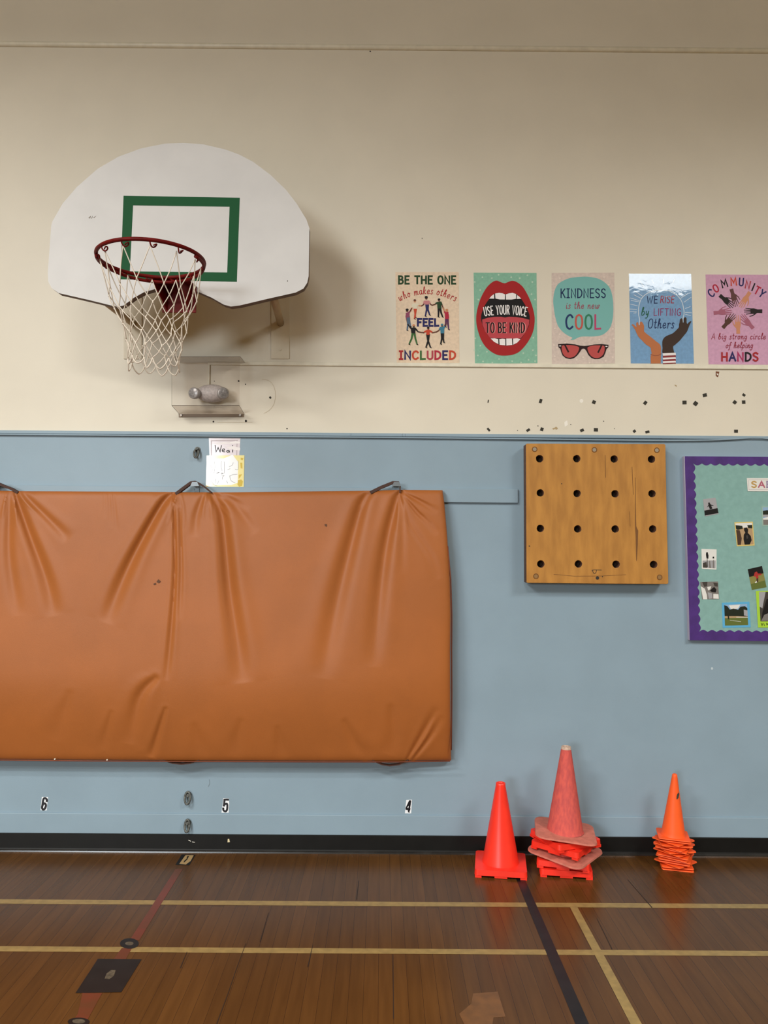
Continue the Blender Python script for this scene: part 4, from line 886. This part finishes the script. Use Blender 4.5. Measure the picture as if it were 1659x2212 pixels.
# 4 -- lifting hands (laminated and crinkled)
z = Z(1350, 580, 10.2875)
def lam_(m):
    """the same print under crinkled laminate"""
    n = m.copy(); nt = n.node_tree; b_ = nt.nodes['Principled BSDF']; b_.inputs['Coat Weight'].default_value = 1; b_.inputs['Coat Roughness'].default_value = .04
    g = nt.nodes.new('ShaderNodeNewGeometry'); nz = nt.nodes.new('ShaderNodeTexNoise'); nz.inputs['Scale'].default_value = 9; nz.inputs['Detail'].default_value = 4; nz.inputs['Distortion'].default_value = .8
    bp = nt.nodes.new('ShaderNodeBump'); bp.inputs['Strength'].default_value = .2; bp.inputs['Distance'].default_value = .003
    nt.links.new(g.outputs['Position'], nz.inputs['Vector']); nt.links.new(nz.outputs['Fac'], bp.inputs['Height']); nt.links.new(bp.outputs[0], b_.inputs['Coat Normal']); return n
ray_ = ink('ray_white', (214, 226, 236)); H1 = ink('hand_tan', (188, 116, 74)); H1d = ink('hand_tan_line', (150, 86, 60)); H2 = ink('hand_dark', (60, 44, 38)); STR = ink('stripe_red', (138, 50, 56)); RS = ink('rise_red', (156, 56, 72)); BYG = ink('by_green', (34, 98, 80)); LFT = ink('lift_plum', (142, 44, 94)); ONV = ink('others_navy', (24, 46, 92))
ar = poster([(1358.5, 591), (1493, 591.5), (1499, 785.5), (1362.5, 785)], 'crinkled glossy blue poster reading WE RISE by LIFTING Others with two raised hands', lam_(skyb))
for a_, b_ in [((205, 490), (385, 610)), ((200, 585), (350, 660)), ((120, 655), (320, 715)), ((135, 710), (310, 740)), ((120, 790), (280, 830)), ((110, 900), (262, 910)), ((115, 955), (258, 962)), ((190, 990), (250, 985)), ((1240, 660), (1400, 555)), ((1310, 750), (1470, 640)), ((1340, 890), (1455, 845)), ((1340, 975), (1480, 985)), ((1345, 1020), (1465, 1045)), ((330, 280), (420, 400)), ((1200, 600), (1260, 540)), ((600, 250), (640, 330)), ((1100, 240), (1060, 330)), ((850, 230), (850, 330))]: ar.stroke(z([a_, b_]), 1.1, ray_)
ar.stroke(z([(320, 1250), (322, 1120), (300, 1000), (308, 850), (350, 700), (440, 590), (580, 515), (740, 485), (900, 485), (1060, 530), (1180, 620), (1260, 730), (1300, 870), (1312, 1000), (1290, 1120), (1290, 1190)]), 1.5, ray_, True)
ar.text('WE', *z([(485, 770)])[0], z([(718, 0)])[0][0], 15.4, 2.0, ONV, .08); ar.text('RISE', *z([(785, 765)])[0], z([(1085, 0)])[0][0], 14.8, 1.8, RS, .12)
ar.text('by', *z([(365, 1040)])[0], z([(520, 0)])[0][0], 17.0, 1.9, BYG, .15); ar.text('LIFTING', *z([(640, 1045)])[0], z([(1240, 0)])[0][0], 14.8, 1.5, LFT, .03)
ar.text('Others', *z([(510, 1325)])[0], z([(1080, 0)])[0][0], 20, 1.7, ONV, .12)
ar.poly(z([(575, 2110), (575, 2110), (570, 1960), (590, 1900), (580, 1820), (560, 1750), (470, 1690), (380, 1600), (290, 1500), (230, 1370), (180, 1290), (150, 1250), (185, 1240), (240, 1290), (255, 1300), (250, 1220), (285, 1190), (310, 1260), (330, 1250), (330, 1200), (365, 1180), (395, 1210), (425, 1280), (425, 1390), (480, 1450), (560, 1510), (680, 1610), (770, 1680), (800, 1760), (800, 1890), (795, 2108), (795, 2110), (700, 2110)]), H1, True)
ar.stroke(z([(575, 1905), (650, 1935), (740, 1930), (805, 1895)]), 1.6, H1d, True)
ar.poly(z([(850, 1890), (835, 1760), (830, 1640), (855, 1560), (920, 1500), (1050, 1445), (1120, 1390), (1195, 1310), (1200, 1250), (1215, 1190), (1225, 1130), (1260, 1105), (1280, 1130), (1290, 1200), (1305, 1190), (1308, 1110), (1340, 1080), (1368, 1110), (1370, 1190), (1385, 1230), (1420, 1195), (1465, 1170), (1470, 1190), (1430, 1270), (1380, 1400), (1310, 1490), (1220, 1600), (1120, 1690), (1070, 1740), (1090, 1850), (1090, 1880)]), H2, True)
for i, (c_, y0, y1) in enumerate([(WH, 1870, 1925), (STR, 1925, 1970), (WH, 1970, 2010), (STR, 2010, 2050), (WH, 2050, 2090), (STR, 2090, 2110)]): ar.poly(z([(838, y0 + 14), (1125, y0), (1135, y1), (845, y1 + 14)]), c_)
ar.mats = [m if 'edge' in m.name or m.name.endswith('.001') else lam_(m) for m in ar.mats]
done(ar)

# 5 -- star of hands
z = Z(1500, 570, 5.6728)
ar = poster([(1524, 593), (1660, 593.5), (1666, 788), (1530.5, 787)], 'lilac poster reading COMMUNITY A big strong circle of helping HANDS, cut by the picture edge', lil)
cc = z([(530, 575)])[0]
let = 'COMMUNITY'; cols = [NV_, CRIM, BK, OR, NV_, ROSE, BK, CRIM, NV_]
spots = [(205, 358), (262, 300), (365, 240), (480, 218), (575, 222), (655, 255), (722, 285), (770, 325), (830, 365)]
angs = [-38, -28, -16, -5, 4, 12, 22, 28, 36]
for ch, c_, (sx, sy), an in zip(let, cols, spots, angs):
    px, py = z([(sx, sy)])[0]; w_ = GL[ch][0]; k = 13.5; ca, sa = math.cos(R(an)), math.sin(R(an))
    for stt in GL[ch][1]:
        sm = stt[0] == 's'; out = []
        for (u, v) in (stt[1:] if sm else stt):
            lx, ly = (u - w_ / 2) * k * 1.15, -(v - .5) * k * 1.2; out.append((px + lx * ca - ly * sa, py + lx * sa + ly * ca))
        ar.stroke(out, 3.0, c_, sm)
def hand2d(wx, wy, col, s=1.0):
    px, py = z([(wx, wy)])[0]; dx, dy = cc[0] - px, cc[1] - py; L = math.hypot(dx, dy); dx /= L; dy /= L; nx, ny = -dy, dx
    P = lambda a_, b_: (px + dx * a_ + nx * b_, py + dy * a_ + ny * b_)
    ar.poly([P(0, -4.2), P(10, -3.8), P(17, -6.2), P(25, -6.0), P(26, 5.6), P(18, 5.8), P(10, 3.8), P(0, 4.2)], col)
    for b0, b1, l in ((-5.0, -7.0, 35), (-1.8, -2.4, 39), (1.4, 1.8, 39.5), (4.4, 5.6, 36)): ar.stroke([P(23, b0), P(l, b1)], [2.3, 1.3], col)
    ar.stroke([P(14, -5), P(21, -10), P(27, -11.5)], [2.6, 1.5], col)
hk = ink('hand_black', (34, 26, 26)); hb = ink('hand_brown', (96, 62, 60)); ht = ink('hand_peach', (204, 140, 106)); hp = ink('hand_pink', (166, 98, 120)); hu = ink('hand_umber', (84, 54, 44))
for wx, wy, c_ in ((310, 385, hk), (452, 308, hb), (680, 345, ht), (832, 580, hk), (722, 792, hp), (538, 855, ht), (348, 785, hu), (235, 602, hp)): hand2d(wx, wy, c_)
wine = ink('wine', (146, 40, 58))
ar.text('A big strong circle', *z([(210, 922)])[0], z([(868, 0)])[0][0], 12.5, 1.25, wine, .15); ar.text('of helping', *z([(385, 1030)])[0], z([(712, 0)])[0][0], 12.5, 1.25, wine, .15)
ar.text('HANDS', *z([(335, 1188)])[0], z([(780, 0)])[0][0], 17.5, 3.6, [RD, NV_, MAG, BK, RD])
done(ar)

# ------------------------------------------------------------------ little black adhesive squares left on the cream wall
z = Z(1020, 780, 2.5962); blk = M('black_foam', (52, 50, 42), 0.85)
sq = [  # x, y, half w, half h, angle, label
 (90, 225, 3, 9, 10, 'sliver of black adhesive below the mint mouth poster, leftmost of the upper row'),
 (384, 224, 8, 12, 20, 'black adhesive square on the cream wall left of the speech bubble poster'),
 (683, 230, 10, 10, 25, 'black adhesive square below the sunglasses poster'),
 (971, 234, 9, 11, 40, 'tilted black adhesive square below the blue poster, near its left corner'),
 (1191, 232, 12, 11, 2, 'upright black adhesive square, left one of the close trio below the blue poster'),
 (1253, 238, 12, 12, 40, 'diamond turned black adhesive square, middle one of the close trio'),
 (1305, 191, 12, 10, -10, 'black adhesive square, highest of the close trio'),
 (1473, 231, 10, 10, 42, 'diamond turned black adhesive square, left one of the trio below the lilac poster'),
 (1524, 190, 9, 7, 40, 'small ragged black adhesive square, top one of the trio below the lilac poster'),
 (1523, 230, 10, 10, 0, 'upright black adhesive square, lower right one of the trio below the lilac poster'),
 (92, 384, 6, 11, -40, 'black adhesive strip above the blue rail, leftmost of the lower row'),
 (314, 387, 11, 7, -30, 'black adhesive square above the blue rail, over the left corner of the peg board'),
 (391, 382, 9, 10, 20, 'tilted black adhesive square above the blue rail, just left of the brown smear'),
 (616, 388, 11, 8, -20, 'chipped black adhesive square with a pale nick, above the peg board'),
 (694, 385, 12, 10, 5, 'black adhesive square above the middle of the peg board'),
 (910, 393, 8, 8, -35, 'small black adhesive piece above the right part of the peg board'),
 (983, 397, 12, 7, -10, 'flat black adhesive piece above the right corner of the peg board'),
 (1480, 393, 11, 9, 3, 'upright black adhesive square just above the blue rail, below the lilac poster'),
]
for x, y, hw, hh, an, lab in sq:
    px, py = z([(x, y)])[0]; hw /= 2.5962; hh /= 2.5962; ca, sa = math.cos(R(an)), math.sin(R(an))
    pts = [(px + (u * hw * ca - v * hh * sa) * random.uniform(.9, 1.08), py + (u * hw * sa + v * hh * ca) * random.uniform(.9, 1.08)) for u, v in ((-1, -1), (1, -1), (1, 1), (-1, 1))]
    pts = [(px + u * hw * ca - v * hh * sa, py + u * hw * sa + v * hh * ca) for u, v in ((-1, -.9), (.9, -1), (1, .9), (-.9, 1))]
    bm = bmesh.new(); pxprism(bm, pts, 0.0016, 0.0001); o = link('adhesive_square', bm, blk); tag(o, lab, 'adhesive pad', 'black adhesive squares on the cream wall')

# ------------------------------------------------------------------ laminated papers above the mat
z = Z(380, 930, 9.2167); lam = dict(rough=.12)
pwhite = M('laminated_white', (226, 216, 222), .12, .6, coat=1.0); pwhite2 = M('drawing_glare_white', (244, 248, 250), .12, .6, coat=1.0); pyel = M('laminated_yellow', (238, 226, 150), .12, .6, coat=1.0); pyel2 = M('laminated_gold', (206, 178, 44), .12, .6, coat=1.0); pgold = M('laminated_ochre', (218, 172, 88), .12, .6, coat=1.0); pgrey = M('pencil_grey', (128, 124, 128), .5); pinkb = M('rose_border', (176, 160, 164), .3)
ar = Art(wallmap(0.0), base=0.0012); c = [(451, 946), (519.5, 946.5), (516.5, 990), (453, 990)]
prism(ar.bm, [(p.x, p.z) for p in (W(x, y, .0012) for x, y in c)], -.0012, -.0002, ar.mi(pwhite), ar.mi(edgep))
ar.stroke(z([(705, 205), (1220, 200), (1215, 300), (1210, 520), (705, 520)]), 2.2, pinkb, False, True); ar.stroke(z([(690, 535), (1010, 530)]), 2.0, pinkb)
ar.poly(z([(720, 255), (950, 235), (1060, 240), (1190, 205), (1275, 225), (1275, 260), (1050, 262), (860, 268)]), WH); ar.poly(z([(1000, 330), (1150, 310), (1280, 345), (1278, 395), (1150, 385), (1060, 360)]), WH)  # white streaks painted on as glare of the laminate
ar.stroke(z([(780, 295), (800, 425), (840, 340), (880, 425), (905, 300)]), 2.0, BK)
ar.stroke(z([(925, 395), (965, 390), (960, 365), (930, 375), (925, 415), (975, 425)]), 1.6, BK, True); ar.stroke(z([(1060, 395), (1025, 395), (1012, 420), (1040, 432), (1062, 410), (1068, 432)]), 1.8, BK, True); ar.stroke(z([(1130, 385), (1128, 430)]), 1.9, BK); ar.ell(*z([(1128, 300)])[0], 1.2, 1.2, BK, 8)
o = ar.build('name_card'); tag(o, 'small white laminated name card with black handwriting, above the drawing', 'name card')
ar = Art(wallmap(0.0014), base=0.0012); c = [(446.5, 984), (528, 983.5), (526.5, 1054), (444.5, 1054)]
prism(ar.bm, [(p.x, p.z) for p in (W(x, y, .0026) for x, y in c)], -.0026, -.0014, ar.mi(pyel), ar.mi(edgep))
ar.poly(z([(700, 560), (950, 555), (1130, 480), (1210, 590), (1240, 620), (1230, 1040), (1100, 1085), (760, 1085), (680, 1000), (690, 800)]), pwhite2)  # white centre paints the laminate's glare over the drawing
ar.poly(z([(620, 510), (680, 515), (675, 580), (640, 640), (618, 600)]), pgold); ar.poly(z([(612, 990), (650, 1000), (668, 1060), (640, 1135), (606, 1110)]), pgold); ar.poly(z([(1235, 990), (1300, 975), (1335, 1010), (1320, 1100), (1260, 1120), (1225, 1080)]), pyel2); ar.poly(z([(1250, 880), (1320, 870), (1280, 930), (1250, 960)]), pyel2); ar.poly(z([(1280, 640), (1320, 640), (1325, 760), (1290, 750)]), pyel2); ar.poly(z([(1290, 540), (1345, 545), (1330, 590), (1290, 580)]), pyel2)
for s in ([(905, 610), (900, 720), (920, 800)], [(960, 620), (965, 740), (960, 850)], [(690, 640), (700, 720), (740, 760), (690, 840)], [(770, 620), (775, 740), (760, 850)], [(1070, 910), (1130, 880), (1220, 870)], [(1070, 900), (1100, 1000), (1180, 1040)], [(1240, 600), (1240, 770), (1180, 770)], [(700, 1000), (760, 1080), (820, 1100)], [(800, 960), (790, 1050)], [(1060, 720), (1120, 690), (1140, 640)], [(1030, 780), (1080, 760)], [(850, 1000), (830, 1060)], [(1010, 1000), (1030, 1050)]): ar.stroke(z(s), .75, pgrey, True)
ar.stroke(z([(810, 850), (860, 832)]), 1.0, BK); ar.stroke(z([(905, 850), (940, 852)]), 1.4, BK); ar.stroke(z([(905, 880), (960, 900), (930, 920), (925, 970)]), .8, pgrey)
o = ar.build('child_drawing'); tag(o, 'laminated yellow bordered pencil drawing under the name card', 'drawing')

# ------------------------------------------------------------------ bulletin board
z = Z(1460, 960, 5.0265)
felt = M('sage_felt', (136, 176, 171), 0.9, 0.1, var=.05, vscale=30, bump=.1, bscale=600); bord = M('purple_border', (78, 48, 124), 0.55, 0.3, var=.12, vscale=18); alu = M('pale_frame_edge', (190, 182, 200), .4, .5, .2)
bb = empty('bulletin_board', W(1690, 1384, .02)); tag(bb, 'bulletin board with sage green felt and scalloped purple border', 'bulletin board')
XR = 1920; dyr = (XR - 1659) * .009
bm = bmesh.new(); pxprism(bm, [(1477.5, 985.5), (XR, 986.5 + dyr), (XR, 1385.5 + dyr), (1489.5, 1383)], .030, .001); link('frame', bm, alu, bb)
OBB = .030
ar = Art(lambda x, y, o: W(x, y, OBB + o), base=.0005); ar.poly([(1495, 1000), (XR - 18, 1001 + dyr), (XR - 18, 1368 + dyr), (1507, 1366)], felt); ar.build('felt_panel', bb)
def wave(p0, p1, per, amp, nrm):
    L = math.dist(p0, p1); n = int(L / per * 10); out = []
    for i in range(n + 1):
        t = i / n; s = abs(math.sin(math.pi * t * L / per)) * amp; out.append((p0[0] + (p1[0] - p0[0]) * t + nrm[0] * s, p0[1] + (p1[1] - p0[1]) * t + nrm[1] * s))
    return out
for nm, poly in (('left', [(1479, 985.5), (1490, 1383)][::-1] + wave((1497, 1001), (1509.5, 1365), 19.2, 4.6, (1, 0))),
                 ('top', [(1479, 985.5), (XR, 986.5 + dyr)][::-1] + wave((1497, 1001), (XR, 1001.5 + dyr), 19.2, 4.2, (0, 1))),
                 ('bottom', [(1490, 1383), (XR, 1385.5 + dyr)][::-1] + wave((1509.5, 1365), (XR, 1367 + dyr), 19.2, 4.4, (0, -1)))):
    ar = Art(lambda x, y, o: W(x, y, OBB + o), base=.0012); ar.poly(poly, bord); ar.build('border_strip', bb)
def photo(name, corners, label, bg, polys, lift=.0022, frame=None, inset=.08, group=None, cat='photo'):
    ar = Art(lambda x, y, o: W(x, y, OBB + o), base=lift)
    c = [W(x, y, OBB + lift) for x, y in z(corners)]; prism(ar.bm, [(p.x, p.z) for p in c], -(OBB + lift), -(OBB + lift - .0008), ar.mi(frame or bg), ar.mi(edgep))
    q = corners
    def uv(u, v):
        if frame: u = inset + u * (1 - 2 * inset); v = inset + v * (1 - 2 * inset)
        a_ = (q[0][0] + (q[1][0] - q[0][0]) * u, q[0][1] + (q[1][1] - q[0][1]) * u); b2 = (q[3][0] + (q[2][0] - q[3][0]) * u, q[3][1] + (q[2][1] - q[3][1]) * u)
        return (a_[0] + (b2[0] - a_[0]) * v, a_[1] + (b2[1] - a_[1]) * v)
    if frame: ar.poly(z([uv(0, 0), uv(1, 0), uv(1, 1), uv(0, 1)]), bg)
    for col, pts in polys: ar.poly(z([uv(*p) for p in pts]), col)
    o = ar.build(name); tag(o, label, cat, group); return ar
PG = 'photos pinned on the bulletin board'
g1_, g2_, g3_, blk2, wht2 = pm('grey_sky', (160, 160, 164)), pm('grey_mid', (120, 116, 112)), pm('grey_dark', (66, 62, 58)), pm('photo_black', (24, 22, 22)), pm('photo_white', (222, 222, 218))
grs, grs2, trees, sky, brn, dbr, redd = pm('grass', (96, 108, 52)), pm('grass_light', (132, 130, 72)), pm('tree_dark', (34, 40, 30)), pm('photo_sky', (140, 172, 204)), pm('photo_tan', (176, 148, 112)), pm('photo_brown', (74, 54, 42)), pm('photo_red', (166, 52, 48))
cyan, lime, yelb, sage = pm('cyan_card', (92, 170, 212)), pm('lime_card', (164, 206, 62)), pm('pale_yellow_card', (218, 194, 116)), pm('sage_card', (150, 180, 168))
photo('photo', [(295, 595), (430, 578), (465, 755), (315, 782)], 'small grey photo of a dark figure with arms out', g1_, [(blk2, [(0, .66), (1, .64), (1, .95), (0, .95)]), (blk2, [(.36, .25), (.46, .22), (.55, .4), (.62, .62), (.42, .64), (.38, .45), (.22, .5), (.36, .38)]), (blk2, [(.52, .36), (.74, .44), (.72, .48), (.54, .44)])], group=PG)
photo('photo', [(635, 845), (835, 838), (855, 1098), (662, 1106)], 'yellow edged photo of a dark haired figure from behind', brn, [(wht2, [(0, 0), (1, 0), (1, .2), (0, .22)]), (trees, [(.0, .08), (.4, .12), (.42, .26), (.1, .3), (0, .24)]), (trees, [(.7, .1), (1, .1), (1, .26), (.75, .24)]), (dbr, [(0, .3), (.22, .32), (.3, .7), (.2, 1), (0, 1)]), (blk2, [(.5, .22), (.66, .2), (.74, .3), (.7, .46), (.86, .6), (.9, .8), (.76, 1), (.44, 1), (.4, .74), (.44, .54), (.54, .44), (.48, .32)]), (g3_, [(.58, .58), (.68, .56), (.7, .7), (.6, .74)])], frame=yelb, inset=.05, group=PG)
photo('photo', [(930, 672), (1180, 674), (1180, 886), (938, 884)], 'landscape photo with blue sky and pale water, cut by the picture edge', sky, [(trees, [(0, .2), (.2, .16), (.5, .24), (1, .2), (1, .4), (0, .42)]), (g1_, [(0, .42), (1, .4), (1, .55), (0, .55)]), (wht2, [(0, .62), (.4, .5), (1, .54), (1, .7), (0, .72)]), (g2_, [(0, .7), (1, .7), (1, 1), (0, 1)])], frame=sage, inset=.05, group=PG)
photo('photo', [(278, 1135), (442, 1140), (440, 1360), (282, 1350)], 'white edged photo of a slender dark figure in tall grass', wht2, [(g1_, [(0, .6), (1, .55), (1, 1), (0, 1)]), (blk2, [(.28, .12), (.4, .1), (.46, .3), (.44, .48), (.3, .46), (.26, .26)]), (g3_, [(.33, .46), (.38, .46), (.4, .95), (.34, .95)]), (blk2, [(.76, .36), (.88, .34), (.9, .44), (.78, .46)]), (g3_, [(.02, .74), (.3, .66), (.36, 1), (.02, 1)]), (g2_, [(.5, .62), (.56, .56), (.66, 1), (.5, 1)]), (g2_, [(.78, .6), (.86, .5), (.9, 1), (.8, 1)])], frame=wht2, inset=.06, group=PG)
photo('photo', [(265, 1492), (458, 1488), (470, 1680), (285, 1682)], 'busy black and white photo above the lower left border', g2_, [(wht2, [(0, .25), (.22, .4), (.3, .75), (.3, 1), (.06, 1)]), (g3_, [(.1, .02), (.4, .0), (.36, .26), (.2, .3)]), (blk2, [(.62, .4), (.76, .3), (.88, .46), (.82, .62), (.62, .6), (.5, .52)]), (wht2, [(.36, .3), (.6, .26), (.52, .44), (.4, .5)]), (g1_, [(.36, .6), (.6, .66), (.6, .95), (.4, .98)]), (wht2, [(.68, .7), (.98, .72), (.98, .98), (.66, .96)]), (g3_, [(.72, .06), (.98, .1), (.96, .3), (.78, .26)])], group=PG)
photo('photo', [(780, 1355), (935, 1320), (985, 1550), (825, 1580)], 'tilted photo of a small red figure on a green field', grs2, [(blk2, [(0, 0), (1, 0), (1, .34), (0, .38)]), (grs, [(0, .72), (1, .68), (1, 1), (0, 1)]), (redd, [(.42, .22), (.58, .2), (.62, .3), (.86, .34), (.84, .4), (.62, .4), (.6, .52), (.44, .54), (.42, .4), (.28, .42)]), (dbr, [(.44, .52), (.58, .5), (.54, .68), (.42, .7)]), (wht2, [(.3, .66), (.44, .64), (.44, .7), (.32, .72)])], group=PG)
photo('photo', [(498, 1718), (798, 1708), (812, 1985), (508, 1992)], 'blue bordered photo of trees behind a green playing field', sky, [(wht2, [(.2, .04), (.7, .02), (.6, .2), (.3, .24)]), (trees, [(0, .02), (.14, .08), (.24, .24), (.4, .2), (.6, .26), (.7, .12), (.9, .1), (1, .2), (1, .6), (0, .6)]), (brn, [(0, .54), (.6, .56), (1, .6), (1, .66), (0, .64)]), (grs, [(0, .64), (1, .64), (1, 1), (0, 1)]), (wht2, [(.5, .6), (1, .62), (1, .64), (.5, .62)]), (wht2, [(.22, .74), (.7, .82), (.7, .835), (.22, .755)]), (trees, [(.12, .3), (.18, .3), (.2, .7), (.14, .7)]), (g1_, [(.84, .26), (1, .3), (1, .58), (.84, .54)])], frame=cyan, inset=.085, group=PG)
ar = Art(lambda x, y, o: W(x, y, OBB + o), base=.0036); c = [W(x, y, OBB + .0036) for x, y in z([(868, 1592), (1190, 1586), (1196, 1990), (892, 1988)])]
prism(ar.bm, [(p.x, p.z) for p in c], -(OBB + .0036), -(OBB + .0026), ar.mi(lime), ar.mi(edgep))
ar.poly(z([(902, 1600), (1160, 1600), (1165, 1920), (918, 1922)]), g3_); ar.poly(z([(902, 1600), (975, 1600), (950, 1720), (940, 1780), (908, 1760)]), g1_); ar.poly(z([(985, 1680), (1060, 1660), (1100, 1900), (930, 1915), (940, 1820)]), blk2); ar.poly(z([(960, 1850), (1010, 1830), (1030, 1915), (925, 1918)]), g2_)
ar.stroke(z([(925, 1940), (935, 1960), (948, 1940)]), 1.2, BK); ar.stroke(z([(938, 1958), (934, 1972)]), 1.2, BK); ar.stroke(z([(956, 1948), (962, 1968)]), 1.2, BK); ar.stroke(z([(982, 1940), (988, 1962), (996, 1946), (1004, 1962), (1012, 1940)]), 1.2, BK)
o = ar.build('photo_card'); tag(o, 'lime green card holding a dark photo, with black handwriting below', 'photo card')
ar = Art(lambda x, y, o: W(x, y, OBB + o), base=.0030); c = [W(x, y, OBB + .0030) for x, y in z([(770, 365), (1120, 366), (1122, 510), (780, 508)])]
prism(ar.bm, [(p.x, p.z) for p in c], -(OBB + .0030), -(OBB + .0020), ar.mi(wht2), ar.mi(edgep))
ar.stroke(z([(790, 385), (1112, 385)]), .5, pinkb); ar.stroke(z([(792, 490), (1112, 490)]), .5, pinkb); ar.stroke(z([(790, 385), (794, 490)]), .5, pinkb)
ar.text('SAB', *z([(822, 466)])[0], z([(1040, 0)])[0][0], 12.5, 3.0, [pm('ochre_letter', (186, 150, 84)), pm('rose_letter', (176, 96, 116)), pm('violet_letter', (148, 138, 168))])
o = ar.build('title_strip'); tag(o, 'white strip with coloured block letters at the top of the bulletin board', 'sign')
